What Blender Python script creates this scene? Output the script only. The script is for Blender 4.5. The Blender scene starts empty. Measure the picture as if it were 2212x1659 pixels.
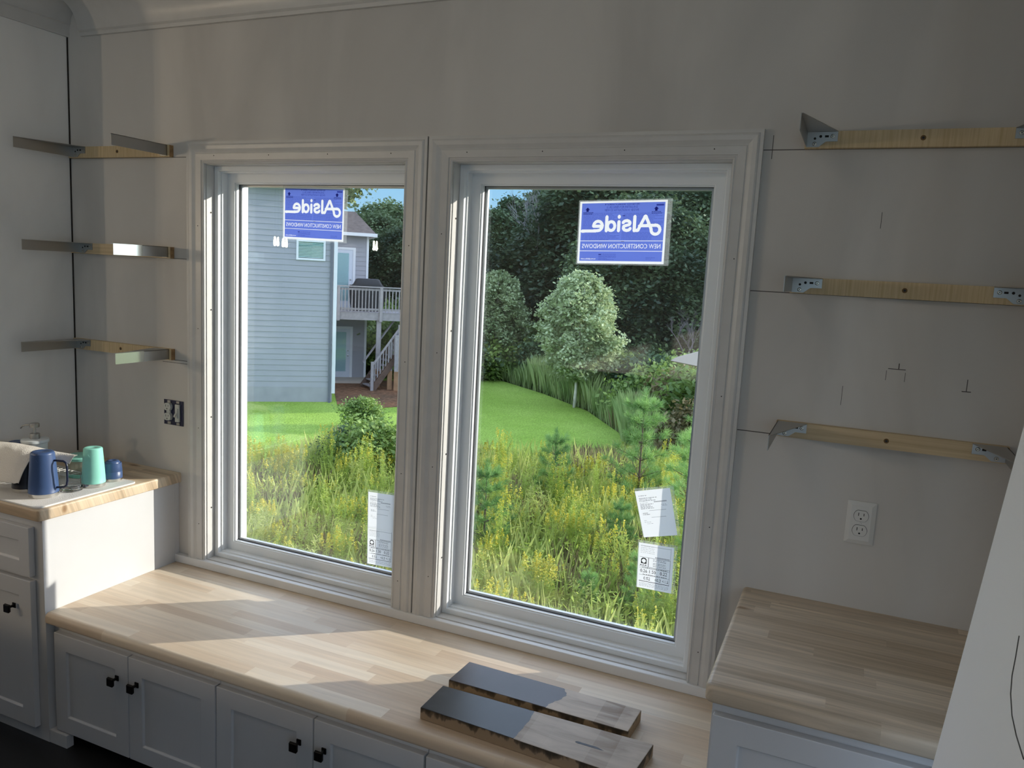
import bpy, bmesh, math, random
import numpy as np
from mathutils import Vector, Matrix
random.seed(7)
rng = np.random.default_rng(7)
S = bpy.context.scene
COL = S.collection
PI = math.pi

# ------------------------------------------------------------------ camera, sky, sun, exposure
def set_camera():
    yaw, pitch, roll = 0.40789744, -0.14122579, 0.05299056
    cy, sy, cp, sp, cr, sr = math.cos(yaw), math.sin(yaw), math.cos(pitch), math.sin(pitch), math.cos(roll), math.sin(roll)
    f = Vector((-sy*cp, cy*cp, sp)); r0 = Vector((cy, sy, 0)); u0 = r0.cross(f)
    r = cr*r0 + sr*u0; u = -sr*r0 + cr*u0
    cam = bpy.data.cameras.new('camera'); o = bpy.data.objects.new('camera', cam); COL.objects.link(o)
    m = Matrix((r, u, -f)).transposed().to_4x4(); m.translation = Vector((0.58889, -2.17885, 1.17466))
    o.matrix_world = m
    cam.sensor_fit = 'HORIZONTAL'; cam.sensor_width = 36; cam.lens = 36*1693.2/2212
    cam.clip_start = 0.02; cam.clip_end = 500
    S.camera = o
set_camera()
SUN_DIR = Vector((0.79, 0.61, 0.285)).normalized()      # towards the sun
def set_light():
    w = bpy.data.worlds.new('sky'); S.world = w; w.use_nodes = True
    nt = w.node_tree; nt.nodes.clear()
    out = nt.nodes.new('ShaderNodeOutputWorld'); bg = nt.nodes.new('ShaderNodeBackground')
    # pale blue low, brightened above the view to light the room, sun glow
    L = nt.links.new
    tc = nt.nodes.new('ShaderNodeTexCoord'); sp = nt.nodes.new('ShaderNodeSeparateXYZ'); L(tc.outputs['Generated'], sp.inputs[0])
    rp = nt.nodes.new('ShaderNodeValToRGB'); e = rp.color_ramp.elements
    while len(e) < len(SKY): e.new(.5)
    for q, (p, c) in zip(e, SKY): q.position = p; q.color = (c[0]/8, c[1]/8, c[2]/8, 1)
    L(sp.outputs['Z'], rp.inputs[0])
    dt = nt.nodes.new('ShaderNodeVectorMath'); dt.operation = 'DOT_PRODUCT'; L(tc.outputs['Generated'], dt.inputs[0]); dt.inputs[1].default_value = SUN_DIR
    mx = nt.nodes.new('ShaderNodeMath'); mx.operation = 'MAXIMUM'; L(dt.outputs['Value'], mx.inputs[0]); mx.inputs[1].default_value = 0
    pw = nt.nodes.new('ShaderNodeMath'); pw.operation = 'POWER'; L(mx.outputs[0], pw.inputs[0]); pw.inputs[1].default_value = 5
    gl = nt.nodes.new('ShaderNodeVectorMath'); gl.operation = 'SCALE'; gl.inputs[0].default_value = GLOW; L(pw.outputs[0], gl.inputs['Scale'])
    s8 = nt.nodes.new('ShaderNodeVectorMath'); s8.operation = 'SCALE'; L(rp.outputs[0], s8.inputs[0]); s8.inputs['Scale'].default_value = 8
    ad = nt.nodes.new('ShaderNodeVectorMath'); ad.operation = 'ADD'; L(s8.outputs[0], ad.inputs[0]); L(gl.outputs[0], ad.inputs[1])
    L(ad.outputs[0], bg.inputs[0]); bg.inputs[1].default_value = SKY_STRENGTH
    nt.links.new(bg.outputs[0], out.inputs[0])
    l = bpy.data.lights.new('sun', 'SUN'); l.energy = SUN_STRENGTH; l.angle = math.radians(0.6); l.color = (1.0, 0.935, 0.84)
    o = bpy.data.objects.new('sun', l); COL.objects.link(o)
    o.rotation_euler = SUN_DIR.to_track_quat('Z', 'Y').to_euler(); o.location = (20, 15, 12)
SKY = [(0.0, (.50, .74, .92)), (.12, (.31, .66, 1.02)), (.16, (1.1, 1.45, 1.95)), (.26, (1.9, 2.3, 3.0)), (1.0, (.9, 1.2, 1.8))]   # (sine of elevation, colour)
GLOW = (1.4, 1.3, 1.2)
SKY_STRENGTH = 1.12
FILL_DOME_GLOW = 6.5
FILL_DOMES = [(-1.75, -1.60, 'over the left end of the bench'), (-.35, -1.65, 'over the right end of the bench'), (-4.6, -3.4, 'in the far left part of the room')]
SUN_STRENGTH = 7.0
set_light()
S.view_settings.view_transform = 'Standard'; S.view_settings.look = 'None'
S.view_settings.exposure = 0.0; S.view_settings.gamma = 1.0
S.view_settings.use_curve_mapping = False

# ------------------------------------------------------------------ materials
def nodes(name):
    m = bpy.data.materials.new(name); m.use_nodes = True
    nt = m.node_tree; b = nt.nodes['Principled BSDF']
    return m, nt, b
def N(nt, t, **kw):
    n = nt.nodes.new(t)
    for k, v in kw.items():
        if k[0] == '_': n.inputs[k[1:].replace('__', ' ')].default_value = v
        else: setattr(n, k, v)
    return n
def mat(name, col, rough=0.5, metal=0.0, spec=0.5, trans=0.0, sub=0.0, noise=0.0, nscale=8, bump=0.0):
    m, nt, b = nodes(name)
    b.inputs['Base Color'].default_value = (*col, 1); b.inputs['Roughness'].default_value = rough
    b.inputs['Metallic'].default_value = metal; b.inputs['Specular IOR Level'].default_value = spec
    b.inputs['Transmission Weight'].default_value = trans
    if noise or bump:
        tc = N(nt, 'ShaderNodeTexCoord'); nz = N(nt, 'ShaderNodeTexNoise', _Scale=nscale, _Detail=5.0)
        nt.links.new(tc.outputs['Object'], nz.inputs['Vector'])
        if noise:
            mp = N(nt, 'ShaderNodeMapRange'); mp.inputs['To Min'].default_value = 1-noise; mp.inputs['To Max'].default_value = 1+noise
            mp.inputs['From Min'].default_value = .3; mp.inputs['From Max'].default_value = .7
            mx = N(nt, 'ShaderNodeVectorMath', operation='SCALE'); mx.inputs[0].default_value = col
            nt.links.new(nz.outputs['Fac'], mp.inputs['Value']); nt.links.new(mp.outputs[0], mx.inputs['Scale'])
            nt.links.new(mx.outputs[0], b.inputs['Base Color'])
        if bump:
            bp = N(nt, 'ShaderNodeBump'); bp.inputs['Strength'].default_value = bump; bp.inputs['Distance'].default_value = .003
            nt.links.new(nz.outputs['Fac'], bp.inputs['Height']); nt.links.new(bp.outputs[0], b.inputs['Normal'])
    return m
def ramp(nt, stops):
    r = nt.nodes.new('ShaderNodeValToRGB'); e = r.color_ramp.elements
    while len(e) < len(stops): e.new(0.5)
    for q, (p, c) in zip(e, stops): q.position = p; q.color = (*c, 1)
    return r
def wood_block(name, c1, c2, c3, streak=0.25, plank=0.46, row=0.045, rough=0.42, knots=False):
    """butcher block: staves along x, grain stretched along x"""
    m, nt, b = nodes(name); L = nt.links.new
    tc = N(nt, 'ShaderNodeTexCoord'); sp = N(nt, 'ShaderNodeSeparateXYZ'); L(tc.outputs['Object'], sp.inputs[0])
    zz = N(nt, 'ShaderNodeMath', operation='MULTIPLY'); zz.inputs[1].default_value = 0.35; L(sp.outputs['Z'], zz.inputs[0])
    ad = N(nt, 'ShaderNodeMath', operation='ADD'); L(sp.outputs['Y'], ad.inputs[0]); L(zz.outputs[0], ad.inputs[1])
    # each row of staves is shifted by its own random length and every stave gets a random tone
    rw = N(nt, 'ShaderNodeMath', operation='DIVIDE'); rw.inputs[1].default_value = row; L(ad.outputs[0], rw.inputs[0])
    fl = N(nt, 'ShaderNodeMath', operation='FLOOR'); L(rw.outputs[0], fl.inputs[0])
    wn = N(nt, 'ShaderNodeTexWhiteNoise', noise_dimensions='1D'); L(fl.outputs[0], wn.inputs['W'])
    xs = N(nt, 'ShaderNodeMath', operation='DIVIDE'); xs.inputs[1].default_value = plank; L(sp.outputs['X'], xs.inputs[0])
    xo = N(nt, 'ShaderNodeMath', operation='ADD'); L(xs.outputs[0], xo.inputs[0])
    w7 = N(nt, 'ShaderNodeMath', operation='MULTIPLY'); w7.inputs[1].default_value = 7; L(wn.outputs[0], w7.inputs[0]); L(w7.outputs[0], xo.inputs[1])
    xf = N(nt, 'ShaderNodeMath', operation='FLOOR'); L(xo.outputs[0], xf.inputs[0])
    cb = N(nt, 'ShaderNodeCombineXYZ'); L(xf.outputs[0], cb.inputs[0]); L(fl.outputs[0], cb.inputs[1])
    w2 = N(nt, 'ShaderNodeTexWhiteNoise', noise_dimensions='2D'); L(cb.outputs[0], w2.inputs['Vector'])
    rp = ramp(nt, [(0.0, c1), (0.5, c2), (1.0, c3)]); L(w2.outputs['Value'], rp.inputs[0])
    # grain
    sc = N(nt, 'ShaderNodeCombineXYZ'); 
    gx = N(nt, 'ShaderNodeMath', operation='MULTIPLY'); gx.inputs[1].default_value = 2.6; L(sp.outputs['X'], gx.inputs[0])
    gy = N(nt, 'ShaderNodeMath', operation='MULTIPLY'); gy.inputs[1].default_value = 55; L(ad.outputs[0], gy.inputs[0])
    gz = N(nt, 'ShaderNodeMath', operation='MULTIPLY'); gz.inputs[1].default_value = 40; L(w2.outputs['Value'], gz.inputs[0])
    L(gx.outputs[0], sc.inputs[0]); L(gy.outputs[0], sc.inputs[1]); L(gz.outputs[0], sc.inputs[2])
    nz = N(nt, 'ShaderNodeTexNoise', _Scale=1.0, _Detail=6.0, _Roughness=.6, _Distortion=.8); L(sc.outputs[0], nz.inputs['Vector'])
    mr = N(nt, 'ShaderNodeMapRange'); L(nz.outputs['Fac'], mr.inputs['Value'])
    mr.inputs['From Min'].default_value = .32; mr.inputs['From Max'].default_value = .68
    mr.inputs['To Min'].default_value = 1-streak; mr.inputs['To Max'].default_value = 1+streak*.45
    v = N(nt, 'ShaderNodeVectorMath', operation='SCALE'); L(rp.outputs[0], v.inputs[0]); L(mr.outputs[0], v.inputs['Scale'])
    last = v.outputs[0]
    if knots:
        kv = N(nt, 'ShaderNodeTexVoronoi', _Scale=5.0); km = N(nt, 'ShaderNodeMapping'); km.inputs['Scale'].default_value = (.55, 1.6, 1)
        L(tc.outputs['Object'], km.inputs[0]); L(km.outputs[0], kv.inputs['Vector'])
        kr = ramp(nt, [(0.0, (.25, .16, .1)), (0.045, (.45, .32, .2)), (0.1, (1, 1, 1))]); L(kv.outputs['Distance'], kr.inputs[0])
        kx = N(nt, 'ShaderNodeMix', data_type='RGBA', blend_type='MULTIPLY'); kx.inputs['Factor'].default_value = .8
        L(last, kx.inputs[6]); L(kr.outputs[0], kx.inputs[7]); last = kx.outputs[2]
    L(last, b.inputs['Base Color']); b.inputs['Roughness'].default_value = rough; b.inputs['Specular IOR Level'].default_value = .35
    return m
def pine_wood(name, c1, c2, vertical=True):
    m, nt, b = nodes(name); L = nt.links.new
    tc = N(nt, 'ShaderNodeTexCoord'); mp = N(nt, 'ShaderNodeMapping')
    mp.inputs['Scale'].default_value = (160, 3, 6) if vertical else (3, 90, 120)
    nz = N(nt, 'ShaderNodeTexNoise', _Scale=1.0, _Detail=3.0); L(tc.outputs['Object'], mp.inputs[0]); L(mp.outputs[0], nz.inputs['Vector'])
    rp = ramp(nt, [(.3, c1), (.7, c2)]); L(nz.outputs['Fac'], rp.inputs[0]); L(rp.outputs[0], b.inputs['Base Color'])
    b.inputs['Roughness'].default_value = .7
    return m
def wall_paint(name, lines=(), tint=(.60, .575, .54)):
    """drywall: uneven joint compound patches, thin pencil lines at given heights outside the casings"""
    m, nt, b = nodes(name); L = nt.links.new
    tc = N(nt, 'ShaderNodeTexCoord'); mp = N(nt, 'ShaderNodeMapping'); mp.inputs['Scale'].default_value = (1.6, 1.0, .55)
    L(tc.outputs['Object'], mp.inputs[0])
    n1 = N(nt, 'ShaderNodeTexNoise', _Scale=1.7, _Detail=4.0, _Distortion=.6); L(mp.outputs[0], n1.inputs['Vector'])
    r1 = ramp(nt, [(.38, tuple(t*.90 for t in tint)), (.47, tuple(t*.96 for t in tint)), (.52, tint), (.62, tuple(t*1.05 for t in tint))])
    L(n1.outputs['Fac'], r1.inputs[0]); last = r1.outputs[0]
    if lines:
        sp = N(nt, 'ShaderNodeSeparateXYZ'); L(tc.outputs['Object'], sp.inputs[0])
        for (ax, pos, half, lo, hi) in lines:
            o_ = 'Z' if ax == 'Z' else 'X'; p_ = 'X' if ax == 'Z' else 'Z'
            c = N(nt, 'ShaderNodeMath', operation='COMPARE'); c.inputs[1].default_value = pos; c.inputs[2].default_value = half; L(sp.outputs[o_], c.inputs[0])
            d = N(nt, 'ShaderNodeMath', operation='COMPARE'); d.inputs[1].default_value = (lo+hi)/2; d.inputs[2].default_value = (hi-lo)/2; L(sp.outputs[p_], d.inputs[0])
            e = N(nt, 'ShaderNodeMath', operation='MULTIPLY'); L(c.outputs[0], e.inputs[0]); L(d.outputs[0], e.inputs[1])
            x = N(nt, 'ShaderNodeMix', data_type='RGBA'); L(e.outputs[0], x.inputs['Factor']); L(last, x.inputs[6]); x.inputs[7].default_value = (.1, .09, .085, 1)
            last = x.outputs[2]
    L(last, b.inputs['Base Color']); b.inputs['Roughness'].default_value = .75; b.inputs['Specular IOR Level'].default_value = .25
    n2 = N(nt, 'ShaderNodeTexNoise', _Scale=140.0, _Detail=2.0); L(tc.outputs['Object'], n2.inputs['Vector'])
    bp = N(nt, 'ShaderNodeBump'); bp.inputs['Strength'].default_value = .06; bp.inputs['Distance'].default_value = .002
    L(n2.outputs['Fac'], bp.inputs['Height']); L(bp.outputs[0], b.inputs['Normal'])
    return m
def glass_pane(name, tint=(.985, .99, .985), refl=1.0):
    m = bpy.data.materials.new(name); m.use_nodes = True; nt = m.node_tree; nt.nodes.clear(); L = nt.links.new
    out = N(nt, 'ShaderNodeOutputMaterial'); t = N(nt, 'ShaderNodeBsdfTransparent'); g = N(nt, 'ShaderNodeBsdfGlossy')
    t.inputs[0].default_value = (*tint, 1); g.inputs[0].default_value = (1, 1, 1, 1); g.inputs['Roughness'].default_value = 0
    ge = N(nt, 'ShaderNodeNewGeometry'); dt = N(nt, 'ShaderNodeVectorMath', operation='DOT_PRODUCT'); L(ge.outputs['Normal'], dt.inputs[0]); L(ge.outputs['Incoming'], dt.inputs[1])
    def mth(op, a, b=None, c=None):
        q = N(nt, 'ShaderNodeMath', operation=op)
        for i, v in enumerate((a, b, c)):
            if v is None: continue
            if isinstance(v, (int, float)): q.inputs[i].default_value = v
            else: L(v, q.inputs[i])
        return q.outputs[0]
    # Schlick reflectance, the same from both sides of each thin pane face
    c_ = mth('ABSOLUTE', dt.outputs['Value']); p5 = mth('POWER', mth('SUBTRACT', 1.0, c_), 5.0)
    fr = mth('MULTIPLY', mth('MULTIPLY_ADD', p5, .96, .04), refl)
    mx = N(nt, 'ShaderNodeMixShader'); L(fr, mx.inputs[0]); L(t.outputs[0], mx.inputs[1]); L(g.outputs[0], mx.inputs[2])
    L(mx.outputs[0], out.inputs[0])
    return m
def thin_sheet(name, col, tr=.5, alpha=1.0):
    m = bpy.data.materials.new(name); m.use_nodes = True; nt = m.node_tree; nt.nodes.clear(); L = nt.links.new
    out = N(nt, 'ShaderNodeOutputMaterial'); d = N(nt, 'ShaderNodeBsdfDiffuse'); t = N(nt, 'ShaderNodeBsdfTranslucent')
    d.inputs[0].default_value = (*col, 1); t.inputs[0].default_value = (*col, 1)
    mx = N(nt, 'ShaderNodeMixShader'); mx.inputs[0].default_value = tr; L(d.outputs[0], mx.inputs[1]); L(t.outputs[0], mx.inputs[2])
    if alpha < 1:
        a = N(nt, 'ShaderNodeBsdfTransparent'); m2 = N(nt, 'ShaderNodeMixShader'); m2.inputs[0].default_value = alpha
        L(a.outputs[0], m2.inputs[1]); L(mx.outputs[0], m2.inputs[2]); L(m2.outputs[0], out.inputs[0])
    else: L(mx.outputs[0], out.inputs[0])
    return m
def leaf_mat(name, c1, c2, tr=.35, scale=1.5, fine=12):
    m = bpy.data.materials.new(name); m.use_nodes = True; nt = m.node_tree; nt.nodes.clear(); L = nt.links.new
    out = N(nt, 'ShaderNodeOutputMaterial'); d = N(nt, 'ShaderNodeBsdfDiffuse'); t = N(nt, 'ShaderNodeBsdfTranslucent'); g = N(nt, 'ShaderNodeBsdfGlossy')
    tc = N(nt, 'ShaderNodeTexCoord'); nz = N(nt, 'ShaderNodeTexNoise', _Scale=float(fine), _Detail=1.0); L(tc.outputs['Object'], nz.inputs['Vector'])
    oi = N(nt, 'ShaderNodeObjectInfo'); rv = N(nt, 'ShaderNodeMapRange'); L(oi.outputs['Random'], rv.inputs['Value']); rv.inputs['To Min'].default_value = -.18; rv.inputs['To Max'].default_value = .18
    ad = N(nt, 'ShaderNodeMath', operation='ADD'); L(nz.outputs['Fac'], ad.inputs[0]); L(rv.outputs[0], ad.inputs[1])
    rp = ramp(nt, [(.3, c1), (.7, c2)]); L(ad.outputs[0], rp.inputs[0])
    L(rp.outputs[0], d.inputs[0]); L(rp.outputs[0], t.inputs[0]); g.inputs['Roughness'].default_value = .5; g.inputs[0].default_value = (.5, .5, .5, 1)
    mx = N(nt, 'ShaderNodeMixShader'); mx.inputs[0].default_value = tr; L(d.outputs[0], mx.inputs[1]); L(t.outputs[0], mx.inputs[2])
    m2 = N(nt, 'ShaderNodeMixShader'); m2.inputs[0].default_value = .06; L(mx.outputs[0], m2.inputs[1]); L(g.outputs[0], m2.inputs[2])
    L(m2.outputs[0], out.inputs[0])
    return m

M = {}
M['trim'] = mat('white_trim_paint', (.59, .575, .55), .35, noise=.03, nscale=20)
M['vinyl'] = mat('white_vinyl', (.82, .84, .85), .3)
M['gasket'] = mat('dark_gasket', (.02, .02, .025), .6)
M['glass'] = glass_pane('window_glass', refl=1.2)
M['cab'] = mat('white_cabinet_paint', (.60, .60, .605), .38, noise=.02, nscale=6)
M['cab_in'] = mat('cabinet_shadow_gap', (.3, .3, .3), .6)
M['bronze'] = mat('dark_bronze', (.012, .010, .010), .28, metal=.6)
M['floor'] = mat('dark_floor_boards', (.010, .009, .009), .45, noise=.3, nscale=5)
M['bench'] = wood_block('pale_butcher_block', (.60, .46, .33), (.70, .565, .42), (.80, .70, .56), .13)
M['cl'] = wood_block('left_butcher_block', (.50, .37, .24), (.62, .48, .33), (.72, .59, .43), .28, knots=True)
M['cr'] = wood_block('right_butcher_block', (.50, .40, .29), (.62, .51, .385), (.72, .61, .48), .30, plank=.5, knots=True)
M['ply'] = pine_wood('plywood_end_grain', (.50, .37, .20), (.66, .52, .32), True)
M['pine'] = pine_wood('pine_long_grain', (.52, .39, .23), (.68, .54, .34), False)
M['endgrain'] = mat('cut_wood_end', (.34, .20, .09), .8, noise=.3, nscale=60)
M['steel'] = mat('brushed_steel', (.42, .41, .39), .38, metal=.9)
M['steelb'] = mat('bright_film_on_steel', (.80, .84, .80), .12, metal=1.0)
M['screw'] = mat('screw_zinc', (.55, .52, .45), .3, metal=1.0)
M['hole'] = mat('dark_hole_gap_shade', (.02, .015, .012), .9)
M['pencil'] = mat('pencil_mark', (.09, .09, .09), .8)
M['plate'] = mat('white_plastic_plate', (.70, .69, .66), .35)
M['slot'] = mat('black_slot', (.01, .01, .01), .5)
M['bluebox'] = mat('navy_plastic_box', (.012, .014, .05), .5)
M['greyplastic'] = mat('grey_white_device', (.52, .53, .50), .4)
LN = [('Z', 1.523, .0011, -2.277, -1.66), ('Z', 1.160, .0011, -2.277, -1.66), ('Z', .783, .0011, -2.277, -1.66), ('Z', .772, .0009, -1.80, -1.66),
      ('Z', 1.523, .0012, .323, .98), ('Z', 1.160, .0012, .323, .98), ('Z', .783, .0013, .323, .50),
      ('X', .345, .0009, 1.50, 1.56), ('X', .62, .0007, 1.33, 1.37), ('X', .699, .0012, .985, 1.0), ('Z', .985, .0010, .675, .715), ('X', .852, .0010, .945, .975), ('Z', .945, .0012, .842, .862),
      ('X', .575, .0006, .88, .93), ('X', .715, .0006, .955, .978), ('X', .672, .0006, .955, .98)]
M['wall'] = wall_paint('drywall_paint', LN)
M['wallL'] = wall_paint('side_wall_paint', (), (.82, .80, .77))
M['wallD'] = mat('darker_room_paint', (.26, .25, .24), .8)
M['ceil'] = mat('ceiling_paint', (.70, .69, .67), .8)
M['sheetblue'] = thin_sheet('blue_print', (.13, .19, .62), .62)
M['sheetwhite'] = thin_sheet('white_paper', (.83, .83, .85), .60)
M['ink'] = thin_sheet('navy_ink', (.012, .015, .16), .5)
M['ink2'] = thin_sheet('mid_blue_ink', (.04, .06, .36), .55)
M['greyink'] = thin_sheet('grey_ink', (.22, .22, .24), .5)
M['blackink'] = thin_sheet('black_ink', (.02, .02, .02), .4)
M['film'] = thin_sheet('clear_film', (.85, .88, .88), .5, alpha=.22)

# ------------------------------------------------------------------ object helpers
def tag(o, label=None, cat=None, group=None, kind=None):
    if label: o['label'] = label
    if cat: o['category'] = cat
    if group: o['group'] = group
    if kind: o['kind'] = kind
    return o
def empty(name, loc=(0, 0, 0), rz=0.0):
    o = bpy.data.objects.new(name, None); COL.objects.link(o); o.location = loc; o.rotation_euler = (0, 0, rz); o.empty_display_size = .05
    return o
class MB:
    def __init__(s): s.v = []; s.f = []; s.m = []
    def add(s, vs, fs, mi=0):
        k = len(s.v); s.v += [tuple(p) for p in vs]; s.f += [tuple(i+k for i in f) for f in fs]; s.m += [mi]*len(fs); return s
    def box(s, x0, x1, y0, y1, z0, z1, mi=0):
        if x0 > x1: x0, x1 = x1, x0
        if y0 > y1: y0, y1 = y1, y0
        if z0 > z1: z0, z1 = z1, z0
        v = [(x, y, z) for z in (z0, z1) for y in (y0, y1) for x in (x0, x1)]
        return s.add(v, [(0, 2, 3, 1), (4, 5, 7, 6), (0, 1, 5, 4), (2, 6, 7, 3), (0, 4, 6, 2), (1, 3, 7, 5)], mi)
    def prism(s, pts, axis, a, b, mi=0):
        """extrude a closed polygon (2D pts) along axis from a to b"""
        def P(p, t):
            return {'x': (t, p[0], p[1]), 'y': (p[0], t, p[1]), 'z': (p[0], p[1], t)}[axis]
        n = len(pts); v = [P(p, a) for p in pts] + [P(p, b) for p in pts]
        f = [tuple(range(n)), tuple(range(2*n-1, n-1, -1))] + [(i, i+n, (i+1) % n+n, (i+1) % n) for i in range(n)]
        return s.add(v, f, mi)
    def bar(s, p, q, w, h=None, mi=0, up=(0, 0, 1)):
        h = h or w; p = Vector(p); q = Vector(q); d = (q-p).normalized(); u = Vector(up)
        if abs(d.dot(u)) > .98: u = Vector((1, 0, 0))
        a = d.cross(u).normalized()*w/2; b = a.cross(d).normalized()*h/2
        v = [p-a-b, p+a-b, p+a+b, p-a+b, q-a-b, q+a-b, q+a+b, q-a+b]
        return s.add(v, [(0, 1, 2, 3), (7, 6, 5, 4), (0, 4, 5, 1), (1, 5, 6, 2), (2, 6, 7, 3), (3, 7, 4, 0)], mi)
    def tube(s, pts, r, n=10, mi=0, closed=False):
        pts = [Vector(p) for p in pts]; rr = r if isinstance(r, (list, tuple)) else [r]*len(pts); k = len(s.v); m = len(pts)
        prev = None
        for i, p in enumerate(pts):
            if closed: d = (pts[(i+1) % m]-pts[i-1]).normalized()
            else: d = (pts[min(i+1, m-1)]-pts[max(i-1, 0)]).normalized()
            if prev is None:
                a = d.orthogonal().normalized()
            else: a = (prev-d*prev.dot(d)).normalized()
            prev = a; b = d.cross(a)
            for j in range(n):
                t = 2*PI*j/n; s.v.append(tuple(p+(a*math.cos(t)+b*math.sin(t))*rr[i]))
        rng_ = range(m if closed else m-1)
        for i in rng_:
            for j in range(n):
                i2 = (i+1) % m
                s.f.append((k+i*n+j, k+i*n+(j+1) % n, k+i2*n+(j+1) % n, k+i2*n+j)); s.m.append(mi)
        if not closed:
            s.f.append(tuple(k+j for j in range(n-1, -1, -1))); s.m.append(mi)
            s.f.append(tuple(k+(m-1)*n+j for j in range(n))); s.m.append(mi)
        return s
    def lathe(s, prof, n=40, c=(0, 0, 0), mi=0, ax='z'):
        """prof: (r, z) from bottom to top"""
        k = len(s.v)
        for r, z in prof:
            for j in range(n):
                t = 2*PI*j/n; a, b = r*math.cos(t), r*math.sin(t)
                p = (a, b, z) if ax == 'z' else ((a, -z, b) if ax == 'y' else (z, a, b))
                s.v.append((p[0]+c[0], p[1]+c[1], p[2]+c[2]))
        for i in range(len(prof)-1):
            for j in range(n):
                s.f.append((k+i*n+j, k+i*n+(j+1) % n, k+(i+1)*n+(j+1) % n, k+(i+1)*n+j)); s.m.append(mi)
        if prof[0][0] > 1e-5: s.f.append(tuple(k+j for j in range(n-1, -1, -1))); s.m.append(mi)
        if prof[-1][0] > 1e-5: s.f.append(tuple(k+(len(prof)-1)*n+j for j in range(n))); s.m.append(mi)
        return s
    def build(s, name, mats, parent=None, smooth=False, bevel=0, loc=None, seg=2, auto=None):
        me = bpy.data.meshes.new(name); me.from_pydata(s.v, [], s.f)
        if not isinstance(mats, (list, tuple)): mats = [mats]
        for m in mats: me.materials.append(m)
        if len(mats) > 1: me.polygons.foreach_set('material_index', s.m)
        me.update()
        bm = bmesh.new(); bm.from_mesh(me); bmesh.ops.remove_doubles(bm, verts=bm.verts, dist=1e-6)
        bmesh.ops.recalc_face_normals(bm, faces=bm.faces); bm.to_mesh(me); bm.free()
        if smooth: me.polygons.foreach_set('use_smooth', [True]*len(me.polygons))
        o = bpy.data.objects.new(name, me); COL.objects.link(o)
        if smooth and auto is not None:
            try: me.set_sharp_from_angle(angle=math.radians(auto))
            except Exception: pass
        if bevel:
            md = o.modifiers.new('bevel', 'BEVEL'); md.width = bevel; md.segments = seg; md.limit_method = 'ANGLE'; md.angle_limit = math.radians(40)
        if parent is not None: o.parent = parent
        if loc is not None: o.location = loc
        return o
def struct(o): o['kind'] = 'structure'; return o
def copy_tree(o, parent=None):
    c = o.copy(); COL.objects.link(c)
    if parent is not None: c.parent = parent
    for ch in list(o.children): copy_tree(ch, c)
    return c

# ------------------------------------------------------------------ room shell
XL, XR, ZF, ZC = -2.277, 0.98, -0.455, 2.14
YN = -0.66                       # the window nook is this deep; the room opens behind it
WO = [(-1.581, -0.752), (-0.584, 0.2495)]; Z0, Z1 = 0.031, 1.499
def shell():
    b = MB(); y0, y1 = 0.0, 0.20
    for x0, x1, z0, z1 in ((XL-.12, WO[0][0], ZF, 2.6), (WO[0][1], WO[1][0], ZF, 2.6), (WO[1][1], XR+.12, ZF, 2.6),
                           (WO[0][0], WO[0][1], ZF, Z0-.012), (WO[0][0], WO[0][1], Z1, 2.6), (WO[1][0], WO[1][1], ZF, Z0-.012), (WO[1][0], WO[1][1], Z1, 2.6)):
        b.box(x0, x1, y0, y1, z0, z1)
    struct(b.build('wall_back', M['wall']))
    struct(MB().box(XL-.12, XL, YN, 0, ZF, ZC).build('wall_left', M['wallL']))
    struct(MB().box(XR, XR+.12, YN, 0, ZF, ZC).build('wall_right', M['wall']))
    # the wider room behind the nook
    struct(MB().box(-6.6, XL-.12, YN-.0, YN+.12, ZF, ZC).build('wall_back_left', M['wallL']))
    struct(MB().box(XR+.12, 2.6, YN-.0, YN+.12, ZF, ZC).build('wall_back_right', M['wallL']))
    # far walls; openings added to let daylight into the unseen room
    w = MB().box(-6.72, -6.6, -6.2, -4.4, ZF, ZC).box(-6.72, -6.6, -1.0, YN+.12, ZF, ZC).box(-6.72, -6.6, -4.4, -1.0, ZF, ZF+.3).box(-6.72, -6.6, -4.4, -1.0, ZC-.15, ZC).box(-6.72, -6.6, -2.76, -2.64, ZF+.3, ZC-.15)
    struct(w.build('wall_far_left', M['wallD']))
    struct(MB().box(2.6, 2.72, -6.2, -5.2, ZF, ZC).box(2.6, 2.72, -1.0, YN+.12, ZF, ZC).box(2.6, 2.72, -5.2, -1.0, ZF, ZF+.5).box(2.6, 2.72, -5.2, -1.0, ZC-.15, ZC).box(2.6, 2.72, -3.16, -3.04, ZF+.5, ZC-.15).build('wall_far_right', M['wallL']))
    w = MB().box(-6.72, -.6, -6.32, -6.2, ZF, ZC).box(2.3, 2.72, -6.32, -6.2, ZF, ZC).box(-.6, 2.3, -6.32, -6.2, ZF, ZF+.45).box(-.6, 2.3, -6.32, -6.2, ZC-.2, ZC).box(.79, .91, -6.32, -6.2, ZF+.45, ZC-.2)
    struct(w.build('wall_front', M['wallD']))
    struct(MB().box(-6.72, 2.72, -6.32, YN+.12, ZF-.1, ZF).box(XL-.12, XR+.12, YN+.12, .2, ZF-.1, ZF).build('floor', M['floor']))
    struct(MB().box(-6.72, 2.72, -6.32, YN+.12, ZC, ZC+.1).box(XL-.12, XR+.12, YN+.12, .2, ZC, ZC+.1).build('ceiling', M['ceil']))
shell()
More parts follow.
